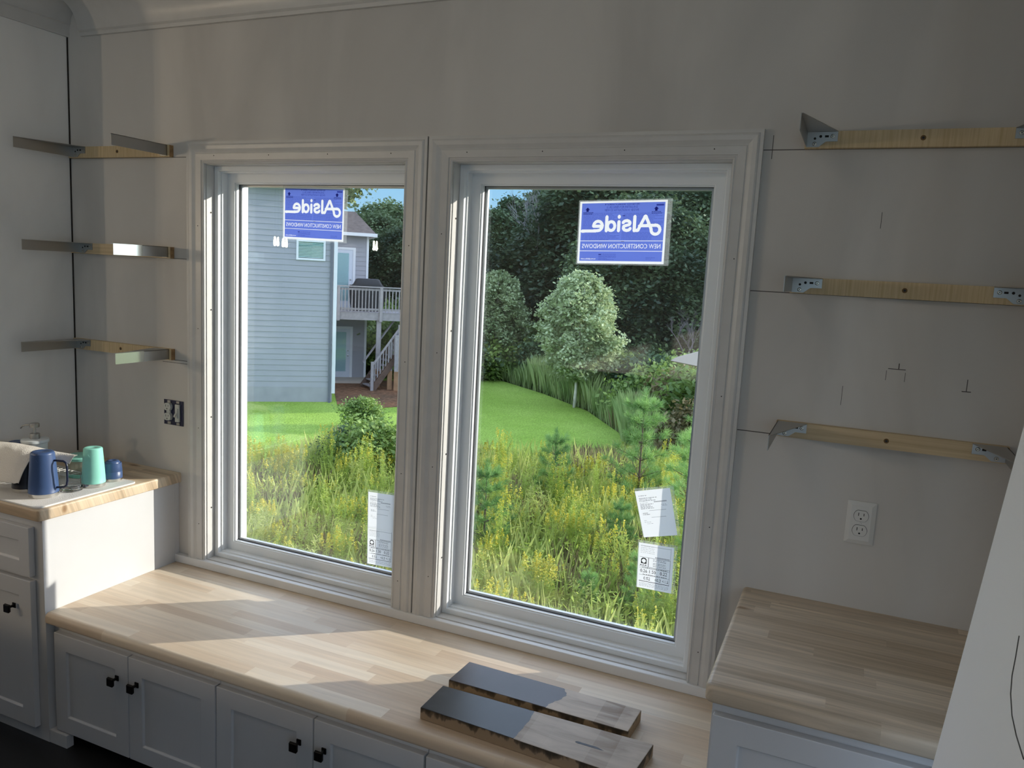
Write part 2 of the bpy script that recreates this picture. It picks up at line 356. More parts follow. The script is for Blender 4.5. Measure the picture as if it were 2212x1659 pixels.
# crown moulding: profile (distance from wall, z)
def crown():
    zb = 1.969; p = [(0, zb), (.012, zb), (.013, zb+.012), (.020, zb+.016)]
    for i in range(9):
        t = i/8*PI/2; p.append((.022+.080*(1-math.cos(t)), zb+.018+.092*math.sin(t)))
    p += [(.106, zb+.118), (.118, zb+.122), (.118, zb+.138), (.128, zb+.140), (.128, ZC), (0, ZC)]
    b = MB(); b.prism([(-a, z) for a, z in p], 'x', -2.193, XR)
    struct(b.build('trim_1', M['trim'], smooth=True, auto=25))
    zb = 1.973; q = [(0, zb), (.010, zb), (.012, zb+.006), (.014, zb+.042), (.02, zb+.046)]
    for i in range(9):
        t = i/8*PI/2; q.append((.02+.075*(1-math.cos(t)), zb+.048+.06*math.sin(t)))
    q += [(.10, zb+.115), (.10, ZC), (0, ZC)]
    b = MB(); b.prism([(XL+a, z) for a, z in q], 'y', YN, 0)
    struct(b.build('trim_2', M['trim'], smooth=True, auto=25))
    # dark unpainted gap lines where the side wall board meets the back wall
    struct(MB().box(XL, XL+.004, -.004, 0, .36, 1.972).build('trim_3', M['hole']))
crown()
# apron / stool board under both windows
b = MB().box(-1.734, .392, -.022, 0, .0005, Z0)
struct(b.build('trim_4', mat('fresh_white_board', (.76, .755, .745), .35), bevel=.0025))

# ------------------------------------------------------------------ windows
CAS = [(0, 0), (0, .010), (.004, .0125), (.008, .0105), (.011, .0105), (.012, .0135), (.034, .0150), (.036, .0125), (.040, .0135), (.050, .0185), (.062, .0205), (.066, .0185), (.068, .0165), (.0775, .0165), (.0775, 0)]
def casing(x0, x1, z0, z1, name, parent, wl=.0775, wr=.0775, wt=.075):
    """three mitred legs around an opening, bottoms square on the apron"""
    segs = []
    def leg(mat_pts, closed_ends):
        b = MB(); n = len(CAS)
        A, B = mat_pts
        b.add(A+B, [(i, i+1, i+1+n, i+n) for i in range(n-1)] + [(n-1, 0, n, 2*n-1)] + [tuple(range(n)), tuple(range(2*n-1, n-1, -1))])
        return b
    def pts(fn): return [fn(t, d) for t, d in CAS]
    kl, kr, kt = wl/.0775, wr/.0775, wt/.0775
    L_ = leg((pts(lambda t, d: (x0-t*kl, -d, z0)), pts(lambda t, d: (x0-t*kl, -d, z1+t*kt))), 1)
    R_ = leg((pts(lambda t, d: (x1+t*kr, -d, z0)), pts(lambda t, d: (x1+t*kr, -d, z1+t*kt))), 1)
    T_ = leg((pts(lambda t, d: (x0-t*kl, -d, z1+t*kt)), pts(lambda t, d: (x1+t*kr, -d, z1+t*kt))), 1)
    for b_, nh in ((L_, [(x0-.026, z0+.14+.37*k) for k in range(4)]), (R_, [(x1+.026, z0+.1+.37*k) for k in range(4)]), (T_, [(x0+.05+(x1-x0-.1)*k/3, z1+.026) for k in range(4)])):
        for hx, hz in nh: b_.lathe([(.0017, .0), (.0017, .0152)], 8, (hx, 0, hz), 1, 'y')
        b_.build('casing', [M['trim'], M['hole']], parent)
def window(n, x0, x1):
    w = empty('window_%d' % n, ((x0+x1)/2, 0, Z0)); struct(w)
    P = lambda b, nm, m, **k: (lambda o: (setattr(o, 'parent', w), setattr(o, 'location', (-(x0+x1)/2, 0, -Z0)), o)[2])(b.build(nm, m, None, **k))
    z0, z1 = Z0, Z1
    k = empty('tmp'); casing(x0, x1, z0, z1, 'casing', k, wl=.0775 if n == 1 else .0810, wr=.0815 if n == 1 else .0735)
    for c in list(k.children): c.parent = w; c.location = (-(x0+x1)/2, 0, -Z0)
    bpy.data.objects.remove(k)
    # wooden jamb lining round the opening
    def ring(a, bq, y0, y1, inner=0.0, bm=None):
        """rectangular ring from inset a to inset bq (bq > a), y0..y1"""
        bm = bm or MB()
        X0, X1, Za, Zb = x0+a, x1-a, z0+a, z1-a; x_0, x_1, za, zb = x0+bq, x1-bq, z0+bq, z1-bq
        o = [(X0, Za), (X1, Za), (X1, Zb), (X0, Zb)]; i_ = [(x_0, za), (x_1, za), (x_1, zb), (x_0, zb)]
        v = [(p[0], y0, p[1]) for p in o+i_]+[(p[0], y1, p[1]) for p in o+i_]
        f = []
        for q in range(4):
            r = (q+1) % 4
            f += [(q, r, 4+r, 4+q), (8+q, 12+q, 12+r, 8+r), (4+q, 4+r, 12+r, 12+q), (q, 8+q, 8+r, r)]
        return bm.add(v, f)
    P(ring(-.012, .003, -.0005, .036), 'jamb', M['trim'])
    P(ring(.003, .020, .036, .19), 'window_frame', M['vinyl'], bevel=.0012)
    P(ring(.019, .0245, .052, .17), 'weather_strip', M['vinyl'])
    P(ring(.020, .056, .080, .132), 'sash', M['vinyl'], bevel=.002)
    P(ring(.0555, .0610, .0985, .1045), 'glazing_bead', M['gasket'])
    P(ring(.0545, .0600, .086, .0985), 'glazing_stop', M['vinyl'])
    P(ring(.059, .068, .106, .118), 'glass_spacer', mat('spacer_bar', (.5, .52, .54), .4, metal=.5))
    i = .057
    P(MB().box(x0+i, x1-i, .100, .1035, z0+i, z1-i), 'pane', M['glass'])
    P(MB().box(x0+i, x1-i, .119, .1225, z0+i, z1-i), 'pane', M['glass'])
    # screw holes in the frame reveals
    hb = MB()
    for zz in (.2, .55, .95, 1.3):
        hb.lathe([(.0028, 0), (.0028, .0006)], 10, (x0+.0036, .019, z0+zz), 0, 'x')
        hb.lathe([(.0034, 0), (.0034, .0006)], 10, (x0+.0205, .062, z0+zz-.03), 0, 'x')
    P(hb, 'screw_hole', M['hole'])
    return w
struct(MB().box(-.6712, -.6645, -.003, -.0002, Z0+.001, 1.56).build('gap_shade_strip', M['hole']))  # dark strip paints the shadow line between the two casings
window(1, *WO[0]); w2 = window(2, *WO[1])
# exterior cladding strip round the openings is the wall itself (0.20 thick)

# ------------------------------------------------------------------ counters and cabinets
def counter(name, x0, x1, y0, z0, z1, m, r=.014, right_end=True, left_end=False, yb=0.0, rt=None, rc=.020):
    """slab with rounded front nose and rounded free corner"""
    b = MB()
    # outline in plan, then stacked rings for the rounded edge
    def outline(ins):
        pts = []
        if left_end:
            pts.append((x0+ins, yb)); 
            for k in range(7):
                t = PI+k/6*PI/2; pts.append((x0+rc+(rc-ins)*math.cos(t), y0+rc+(rc-ins)*math.sin(t)))
        else: pts += [(x0, yb), (x0, y0+ins)]
        if right_end:
            for k in range(7):
                t = 1.5*PI+k/6*PI/2; pts.append((x1-rc+(rc-ins)*math.cos(t), y0+rc+(rc-ins)*math.sin(t)))
            pts.append((x1-ins, yb))
        else: pts += [(x1, y0+ins), (x1, yb)]
        return pts
    rings = []
    rt = rt or r
    for k in range(5):
        t = k/4*PI/2; rings.append((.6*r*(1-math.sin(t)), z0+.6*r*(1-math.cos(t))))
    for k in range(6):
        t = k/5*PI/2; rings.append((rt*(1-math.cos(t)), z1-rt+rt*math.sin(t)))
    n = None; vs = []; fs = []
    for ins, z in rings:
        o = outline(ins); n = len(o); vs += [(p[0], p[1], z) for p in o]
    for i in range(len(rings)-1):
        for j in range(n): fs.append((i*n+j, i*n+(j+1) % n, (i+1)*n+(j+1) % n, (i+1)*n+j))
    fs.append(tuple(range(n-1, -1, -1))); fs.append(tuple((len(rings)-1)*n+j for j in range(n)))
    return b.add(vs, fs).build(name, m, smooth=True, auto=35)
o = counter('countertop', XL+.001, -1.710, -.575, .313, .351, M['cl'], r=.006, rc=.012); tag(o, 'butcher block countertop on the left cabinet, holding cups and a drying mat', 'countertop')
o = counter('countertop', .380, XR-.001, -.5985, .308, .346, M['cr'], r=.011, right_end=False, left_end=True); tag(o, 'greyish brown butcher block countertop at the right with bare wall and outlet above', 'countertop')
o = counter('butcher_block_slab', -1.7205, .394, -.556, -.038, .0, M['bench'], r=.016, right_end=False, yb=-.0005); tag(o, 'long pale butcher block bench slab under the two windows, sunlit in patches', 'bench')

def shaker(b, x0, x1, z0, z1, y, rail=.055, t=.02, dep=.007):
    """door slab facing -y with recessed centre panel; front face at y"""
    X0, X1, Za, Zb = x0+rail, x1-rail, z0+rail, z1-rail; e = .003
    o = [(x0, z0), (x1, z0), (x1, z1), (x0, z1)]; i_ = [(X0, Za), (X1, Za), (X1, Zb), (X0, Zb)]; j_ = [(X0+e, Za+e), (X1-e, Za+e), (X1-e, Zb-e), (X0+e, Zb-e)]
    v = [(p[0], y, p[1]) for p in o+i_]+[(p[0], y+dep, p[1]) for p in j_]+[(p[0], y+t, p[1]) for p in o]
    f = [(8, 9, 10, 11), (12, 15, 14, 13)]
    for q in range(4):
        r = (q+1) % 4; f += [(q, r, 4+r, 4+q), (4+q, 4+r, 8+r, 8+q), (q, 12+q, 12+r, r)]
    return b.add(v, f)
def knob(x, y, z, parent, plateoff=.0):
    """small square dark knob on a square foot; y is the door face"""
    b = MB().box(-.008, .008, -.004, 0, -.009, .009).box(-.0035, .0035, -.020, -.003, -.0045, .0035)
    b.add([(-.014, -.022, -.013), (.014, -.022, -.013), (.014, -.022, .012), (-.014, -.022, .012), (-.013, -.030, -.016), (.013, -.030, -.016), (.013, -.030, .010), (-.013, -.030, .010)],
          [(0, 3, 2, 1), (4, 5, 6, 7), (0, 1, 5, 4), (1, 2, 6, 5), (2, 3, 7, 6), (3, 0, 4, 7)])
    o = b.build('knob', M['bronze'], parent, bevel=.002); o.location = (x, y, z); return o
# left base cabinet
yc = -.553
cab = empty('base_cabinet', (-2.0, -.28, ZF)); tag(cab, 'white base cabinet in the left corner with a drawer over a door', 'cabinet')
def CP(root, b, nm, m, **k):
    o = b.build(nm, m, root, **k); o.location = -Vector(root.location); return o
CP(cab, MB().box(XL+.001, -1.722, yc, -.001, ZF+.05, .3125).box(XL+.001, -1.722, yc+.0, -.001, ZF, ZF+.05), 'body', M['cab'])
CP(cab, MB().box(-1.7235, -1.7215, yc-.002, yc+.018, .002, .3122), 'edge_strip', M['cab'])
CP(cab, MB().box(-1.7235, -1.7215, -.021, -.001, .034, .3122), 'edge_strip', M['cab'])
d = CP(cab, shaker(MB(), XL+.02, -1.762, .118, .284, yc-.021, .05), 'drawer', M['cab'], bevel=.0015)
d = CP(cab, shaker(MB(), XL+.02, -1.762, -.405, .104, yc-.021, .058), 'door', M['cab'], bevel=.0015)
k_ = knob(0, 0, 0, d); k_.location = (-1.842, yc-.021, .008)
# bench cabinets (two low double door units, third runs out of frame)
def bench_cab(x0, x1, label, splits, first=False):
    c = empty('bench_cabinet', ((x0+x1)/2, -.27, ZF)); tag(c, label, 'cabinet', 'white bench cabinets under the window seat')
    y = -.525
    CP(c, MB().box(x0+.0008, x1-.0008, y, -.002, -.412, -.0385), 'body', M['cab'])
    CP(c, MB().box(x0+.0008, x1-.0008, y+.075, -.002, ZF, -.412).box(x0+.0008, x1-.0008, y+.0622, y+.0752, ZF, ZF+.02), 'toe_kick', M['cab'])
    for (a, b_, ks) in splits:
        dd = CP(c, shaker(MB(), a, b_, -.405, -.0640, y-.020, .056), 'door', M['cab'], bevel=.0015)
        kk = knob(0, 0, 0, dd); kk.location = ((b_-.045 if ks > 0 else a+.036), y-.020, -.146)
    return c
bench_cab(-1.700, -1.007, 'low white double door cabinet under the left end of the bench', [(-1.697, -1.364, 1), (-1.360, -1.010, -1)])
bench_cab(-1.007, -.305, 'low white double door cabinet under the middle of the bench', [(-1.004, -.658, 1), (-.654, -.308, -1)])
bench_cab(-.305, .393, 'low white cabinet under the right end of the bench, mostly below the picture edge', [(-.302, .042, 1), (.046, .390, -1)])
o = MB().box(-1.7215, -1.7005, -.5225, -.002, ZF+.04, -.0385).box(-1.7215, -1.640, -.5525, -.527, ZF, ZF+.045)
struct(o.build('trim_5', M['cab'], bevel=.001))
# right base cabinet
cr = empty('base_cabinet', (.69, -.28, ZF)); tag(cr, 'white base cabinet with a wide drawer under the right wooden countertop', 'cabinet')
CP(cr, MB().box(.395, XR-.001, -.565, -.001, ZF+.1, .3075).box(.40, XR-.001, -.49, -.001, ZF, ZF+.1), 'body', M['cab'])
CP(cr, shaker(MB(), .400, XR-.02, .100, .278, -.586, .055), 'drawer', M['cab'], bevel=.0015)
d = CP(cr, shaker(MB(), .400, XR-.02, -.345, .088, -.586, .058), 'door', M['cab'], bevel=.0015)
k_ = knob(0, 0, 0, d); k_.location = (.445, -.586, .03)

# ------------------------------------------------------------------ shelf cleats and brackets
def bracket(x, z, side, label):
    """folded sheet-steel bracket; side=+1: arm at the left, flange running right. z = top of cleat"""
    r = empty('shelf_bracket', (x, -.0195, z)); tag(r, label, 'bracket', 'steel floating-shelf brackets on the wall cleats')
    s = side; t = .0016; W_, L_ = .073, .232
    b = MB().prism([(0, -.002), (s*W_, -.002), (s*W_, -.0255), (s*.046, -.0255), (s*.030, -.0385), (0, -.0385)], 'y', -t, 0)
    fl = b.build('wall_flange', M['steel'], r)
    g = MB().prism([(0, 0), (s*W_, 0), (s*.004, -L_), (0, -L_)], 'z', -t, 0); g.build('gusset', M['steel'], r)
    a = MB().box(0, s*t, -L_, 0, -.0375, 0); a.build('arm', M['steel'], r)
    for hx, hz, big in ((.061, -.013, 1), (.020, -.031, 1)):
        q = MB().lathe([(.0052, 0), (.0048, .0016), (.003, .0022)], 14, (s*hx, -t, hz), 0, 'y')
        q.lathe([(.0016, .0020), (.0014, .0026)], 8, (s*hx, -t, hz), 1, 'y'); q.build('screw', [M['screw'], M['slot']], r)
    h = MB().lathe([(.0034, 0), (.0034, .0004)], 12, (s*.033, -t, -.013), 0, 'y').box(s*.043, s*.052, -t-.0004, -t, -.0155, -.0105).lathe([(.003, 0), (.003, .0004)], 12, (s*.020, -t, -.018), 0, 'y')
    h.build('slotted_hole', M['hole'], r)
    return r
def cleat(x0, x1, z, m, label, end):
    b = MB().box(x0, x1, -.019, -.0004, z, z+.041)
    o = b.build('wooden_cleat', m); tag(o, label, 'wood strip', 'wooden shelf cleats screwed to the wall'); 
    o.data.materials.append(M['endgrain'])
    for p in o.data.polygons:
        if abs(p.normal.x) > .9: p.material_index = 1
    q = MB().lathe([(.0062, 0), (.0062, .0004)], 16, ((x0+x1)/2, -.019, z+.021), 0, 'y'); q.build('countersunk_hole', mat('stained_hole_rim', (.16, .09, .03), .8), o)
    q = MB().lathe([(.003, .0003), (.003, .0008)], 12, ((x0+x1)/2, -.019, z+.021), 0, 'y'); q.build('screw', M['slot'], o)
ROW = (('top', 1.523), ('middle', 1.160), ('bottom', .783))
for i, (nm, z) in enumerate(ROW):
    cleat(-2.262, -1.736, z, M['pine'] if i == 1 else M['ply'], '%s wooden cleat of three on the wall left of the windows' % nm, 1)
    cleat(.424, .956, z, M['pine'] if i == 2 else M['ply'], '%s wooden cleat of three on the wall right of the windows' % nm, 1)
    r1 = bracket((-2.241, -2.213, -2.236)[i], z+.041, 1, 'grey steel bracket at the corner end of the %s left cleat' % nm)
    r2 = bracket(-1.747, z+.041, -1, 'steel bracket at the window end of the %s left cleat%s' % (nm, ', its tip under shiny film' if i else ''))
    if i:
        arm = [c for c in r2.children if c.name.startswith('arm')][0]
        f = MB().box(.0002, .0008, -.232, -.112, -.0378, .0006).box(-.012, .0008, -.232, -.112, .0002, .0007).build('protective_film', M['steelb'], arm); f['label'] = 'shiny protective film on the arm tip'
    bracket(.427, z+.041, 1, 'steel bracket at the window end of the %s right cleat' % nm)
    bracket(.951, z+.041, -1, 'steel bracket at the far right end of the %s right cleat' % nm)

# ------------------------------------------------------------------ outlets
def duplex(b, cx, cz, y, mi_face, mi_slot, k=1.0, depth=.004, b2=None):
    b2 = b2 or b
    for dz in (.0195, -.0195):
        pts = []
        for i in range(28):
            t = 2*PI*i/28; px, pz = .0172*math.cos(t), .0172*math.sin(t); pz = max(-.0142, min(.0142, pz)); pts.append((cx+px*k, cz+(dz+pz)*k))
        b.prism(pts, 'y', y-depth, y, mi_face)
        for sx, w, h in ((-.0063, .0018, .0085), (.0063, .0018, .007)):
            b2.box(cx+(sx-w/2)*k, cx+(sx+w/2)*k, y-depth-.0003, y-depth, cz+(dz+.0022-h/2+.002)*k, cz+(dz+.0022+h/2+.002)*k, mi_slot)
        b2.lathe([(.0024*k, 0), (.0024*k, .0003)], 12, (cx, y-depth, cz+(dz-.0072)*k), mi_slot, 'y')
    b.lathe([(.0028, 0), (.0022, .001)], 12, (cx, y-depth*.4, cz), mi_face, 'y')
def wall_outlet():
    r = empty('wall_outlet', (.6535, -.0005, .579)); tag(r, 'white duplex wall outlet with cover plate above the right countertop', 'outlet')
    b = MB(); x, z = .035, .057
    o_ = [(-x, -z), (x, -z), (x, z), (-x, z)]; i_ = [(-x+.011, -z+.011), (x-.011, -z+.011), (x-.011, z-.011), (-x+.011, z-.011)]
    v = [(p[0], 0, p[1]) for p in o_]+[(p[0], -.0028, p[1]) for p in o_]+[(p[0], -.0068, p[1]) for p in i_]
    f = [(3, 2, 1, 0), (8, 9, 10, 11)]
    for q in range(4):
        t = (q+1) % 4; f += [(q, t, 4+t, 4+q), (4+q, 4+t, 8+t, 8+q)]
    b.add(v, f); b.build('cover_plate', M['plate'], r, bevel=.0012)
    s = MB(); fbm = MB(); duplex(fbm, 0, 0, -.0066, 0, 0, depth=.0022, b2=s)
    for dz in (.0195, -.0195):
        s.prism([(.0181*math.cos(2*PI*i/28), dz+max(-.0151, min(.0151, .0181*math.sin(2*PI*i/28)))) for i in range(28)], 'y', -.0071, -.0066)
    # split the faces from the slots
    fbm.build('receptacle', M['plate'], r); s.build('slot', M['slot'], r)
wall_outlet()
def open_box():
    x0, x1, z0, z1 = -1.791, -1.695, .533, .628
    r = empty('electrical_box', ((x0+x1)/2, -.0005, (z0+z1)/2)); tag(r, 'uncovered two-gang electrical box with outlet and switch, left of the left window', 'outlet')
    cx, cz = (x0+x1)/2, (z0+z1)/2; hx, hz = (x1-x0)/2, (z1-z0)/2
    MB().box(-hx, hx, -.0012, 0, -hz, hz).build('box', M['bluebox'], r, bevel=.0008)
    rim = MB().box(-hx, hx, -.0035, -.001, hz-.004, hz).box(-hx, hx, -.0035, -.001, -hz, -hz+.003).box(-hx, -hx+.003, -.003, -.001, -hz, hz).box(hx-.003, hx, -.003, -.001, -hz, hz); rim.build('box_rim', M['bluebox'], r)
    s = MB(); f = MB(); duplex(f, -.022, .003, -.002, 0, 0, k=.98, depth=.012, b2=s); f.box(-.031, -.013, -.008, -.002, -.010, .014)
    o = f.build('receptacle', M['greyplastic'], r); s.build('slot', M['slot'], o)
    for q in ((-.030, -.014, .036, .046), (-.030, -.014, -.046, -.036), (.015, .031, .037, .046), (.015, .031, -.046, -.037)):
        MB().box(q[0], q[1], -.0045, -.002, q[2], q[3]).build('mounting_strap', M['steel'], r, bevel=.001)
    sw = MB().box(.0125, .0335, -.009, -.002, -.033, .034).box(.017, .029, -.013, -.009, -.018, .020); o = sw.build('switch', M['greyplastic'], r, bevel=.0012)
    MB().add([(.019, -.012, -.004), (.027, -.012, -.004), (.027, -.012, .006), (.019, -.012, .006), (.0195, -.022, -.012), (.0265, -.022, -.012), (.0265, -.022, -.007), (.0195, -.022, -.007)],
             [(0, 1, 2, 3), (7, 6, 5, 4), (0, 4, 5, 1), (1, 5, 6, 2), (2, 6, 7, 3), (3, 7, 4, 0)]).build('toggle', M['greyplastic'], o)
open_box()

# ------------------------------------------------------------------ printed sheets taped on the panes
def text_mask(txt, h, wd, mirror=False, extrude=0):
    """rasterise built-in font text to a boolean mask of h x wd cells"""
    cu = bpy.data.curves.new('t', 'FONT'); cu.body = txt; o = bpy.data.objects.new('t', cu); COL.objects.link(o)
    cu.resolution_u = 3
    dg = bpy.context.evaluated_depsgraph_get(); me = bpy.data.meshes.new_from_object(o.evaluated_get(dg)); me.calc_loop_triangles()
    V = np.array([v.co[:2] for v in me.vertices]); T = np.array([t.vertices[:] for t in me.loop_triangles])
    bpy.data.objects.remove(o); bpy.data.curves.remove(cu); bpy.data.meshes.remove(me)
    mn, mx = V.min(0), V.max(0); V = (V-mn)/(mx-mn)*[wd-1e-3, h-1e-3]
    m = np.zeros((h, wd), bool); 
    for a, b, c in V[T]:
        lo = np.floor(np.minimum(np.minimum(a, b), c)).astype(int); hi = np.ceil(np.maximum(np.maximum(a, b), c)).astype(int)
        X, Y = np.meshgrid(np.arange(lo[0], min(hi[0]+1, wd)), np.arange(lo[1], min(hi[1]+1, h))); px, py = X+.5, Y+.5
        d = (b[0]-a[0])*(c[1]-a[1])-(c[0]-a[0])*(b[1]-a[1])
        if abs(d) < 1e-9 or X.size == 0: continue
        w1 = ((px-a[0])*(c[1]-a[1])-(c[0]-a[0])*(py-a[1]))/d; w2_ = ((b[0]-a[0])*(py-a[1])-(px-a[0])*(b[1]-a[1]))/d
        m[Y, X] |= (w1 >= -.02) & (w2_ >= -.02) & (w1+w2_ <= 1.02)
    return m[:, ::-1] if mirror else m
def stroke_mask(H_, W_, strokes, w):
    X, Y = np.meshgrid(np.arange(W_)+.5, np.arange(H_)+.5); m = np.zeros((H_, W_), bool)
    for st in strokes:
        for p, q in zip(st[:-1], st[1:]):
            p = np.array(p, float); q = np.array(q, float); d = q-p; L_ = max(d@d, 1e-9)
            t = np.clip(((X-p[0])*d[0]+(Y-p[1])*d[1])/L_, 0, 1); m |= (X-p[0]-t*d[0])**2+(Y-p[1]-t*d[1])**2 < (w/2)**2
    return m
def arc(cx, cy, rx, ry, a0, a1, n=14):
    return [(cx+rx*math.cos(math.radians(a0+(a1-a0)*i/n)), cy+ry*math.sin(math.radians(a0+(a1-a0)*i/n))) for i in range(n+1)]
def layer_mesh(G, cls, cw, ch, corner, y0=0.0, th=.00012):
    """merge equal cells into rectangles; corner(u, v) maps 0..1 to sheet space (x, z)"""
    H_, W_ = G.shape; used = np.zeros_like(G, bool); b = MB()
    for j in range(H_):
        i = 0
        while i < W_:
            if G[j, i] == cls and not used[j, i]:
                k = i
                while k < W_ and G[j, k] == cls and not used[j, k]: k += 1
                l = j+1
                while l < H_ and (G[l, i:k] == cls).all() and not used[l, i:k].any(): l += 1
                used[j:l, i:k] = True
                P = [corner(u/W_, v/H_) for u, v in ((i, j), (k, j), (k, l), (i, l))]
                b.add([(p[0], y0, p[1]) for p in P], [(0, 1, 2, 3)])
                i = k
            else: i += 1
    return b
def quad_map(c):
    bl, br, tr, tl = [np.array(p) for p in c]
    return lambda u, v: bl*(1-u)*(1-v)+br*u*(1-v)+tr*u*v+tl*(1-u)*v
def alside_sheet(corners, label, seed):
    W_, H_ = 330, 228; G = np.ones((H_, W_), np.int8)          # 1 white, 2 blue, 3 navy ink, 4 mid blue ink
    G[9:-7, 8:-8] = 2; R_ = random.Random(seed)
    def put(m, x, y, v, under=None):
        h, w = m.shape; sub = G[y:y+h, x:x+w]; sub[m[:sub.shape[0], :sub.shape[1]]] = v
    # fine print lines
    for (xa, xb, ya, yb, st) in ((14, 160, 184, 120, 5), (170, 318, 182, 120, 5), (14, 158, 112, 86, 5), (166, 300, 114, 88, 5), (82, 150, 34, 12, 4), (262, 296, 22, 14, 5)):
        y = ya
        while y > yb:
            e = xb-(R_.randint(4, 40) if R_.random() < .35 else 0); x = xa
            while x < e:
                l = R_.randint(4, 16); G[y:y+1, x:min(x+l, e)] = 4; x += l+R_.randint(1, 2)
            y -= st
    for xa, ya, l in ((166, 80, 12), (82, 71, 12), (82, 32, 10), (166, 173, 10)): G[ya:ya+2, xa:xa+l] = 3
    put(text_mask('IMPROPER INSTALLATION MAY VOID WARRANTY', 5, 130), 98, 213, 3)
    put(text_mask('GUIDELINES FOR INSTALLING', 8, 116), 105, 202, 4); put(text_mask('NEW CONSTRUCTION WINDOWS', 8, 128), 98, 191, 4)
    for ax in (30, 290):
        st = [(ax-4, 190), (ax+4, 190)]; 
        for yy in range(190, 197): G[yy, ax-4:ax+5] = 3
        for k in range(8): G[197+k, ax-8+k:ax+9-k] = 3
        for yy in (186, 181):
            x = ax-16
            while x < ax+18: l = R_.randint(3, 7); G[yy:yy+2, x:x+l] = 3; x += l+1
    G[208:214, 290:318] = 4; G[209:213, 292:316:4] = 3
    G[82:84, 8:-8] = 1; G[45:47, 8:-8] = 1
    t = text_mask('NEW CONSTRUCTION WINDOWS', 16, 298, True); put(t, 16, 56, 1)
    put(text_mask('www.alside.com', 6, 58, True), 14, 14, 1)
    # big logo, drawn as if seen from behind: strokes in readable order, then flipped
    w = 13.2; z = 120; A = []
    A.append([(79, z+51), (76, z+51), (54, z+5)] + arc(38, z+3, 16, 16, 0, -270, 24) + [(98, z+17)])
    A.append([(76, z+51), (79, z+51), (103, z+1), (117, z+1)])
    A.append([(117, z), (117, z+51)])
    A.append(arc(147, z+27, 13, 9, 15, 180, 8) + [(136, z+22), (147, z+19), (157, z+16)] + arc(145, z+10, 13, 9, 10, -165, 10))
    A.append([(176, z), (176, z+33)]); A.append([(176, z+49), (176, z+52)])
    A.append(arc(205, z+17, 14, 16, 0, 360, 20)); A.append([(223, z), (223, z+51)])
    A.append([(240, z+17), (273, z+17)] + arc(256, z+18, 17, 17, 0, 262, 18) + [(264, z), (317, z-1)])
    m = stroke_mask(H_, W_, A, w*.86)[:, ::-1]; m[:9] = False; m[:, :8] = False
    m &= (G != 1) | True
    keep = G.copy(); G[m] = 1
    fine = m & (keep == 4) & (rng.random(G.shape) < .0); G[fine] = 4
    q = quad_map(corners)
    base = np.mean([np.array(p) for p in corners], 0); root = empty('window_sign', (base[0], .0992, base[1])); tag(root, label, 'sign')
    def part(v, nm, mt):
        o = layer_mesh(G, v, 1, 1, q).build(nm, mt, root); o.location = (-base[0], 0, -base[1]); return o
    part(1, 'white_paper', M['sheetwhite']); part(2, 'blue_print', M['sheetblue'])
    o = part(3, 'dark_lettering', M['ink']); o = part(4, 'fine_print', M['ink2'])
    # clear film pocket a little larger than the sheet
    ex = [(-.004, -.004), (.014, -.004), (.014, .004), (-.004, .004)]
    f = MB().add([(p[0]+e[0], .0004, p[1]+e[1]) for p, e in zip(corners, ex)], [(0, 1, 2, 3)]).build('clear_sleeve', M['film'], root); f.location = (-base[0], 0, -base[1])
alside_sheet([(-1.317, 1.252), (-1.058, 1.248), (-1.056, 1.430), (-1.317, 1.433)], 'blue Alside sticker sheet inside the top of the left window', 3)
alside_sheet([(-.202, 1.213), (.062, 1.221), (.060, 1.404), (-.204, 1.395)], 'blue Alside sticker sheet inside the top of the right window', 5)
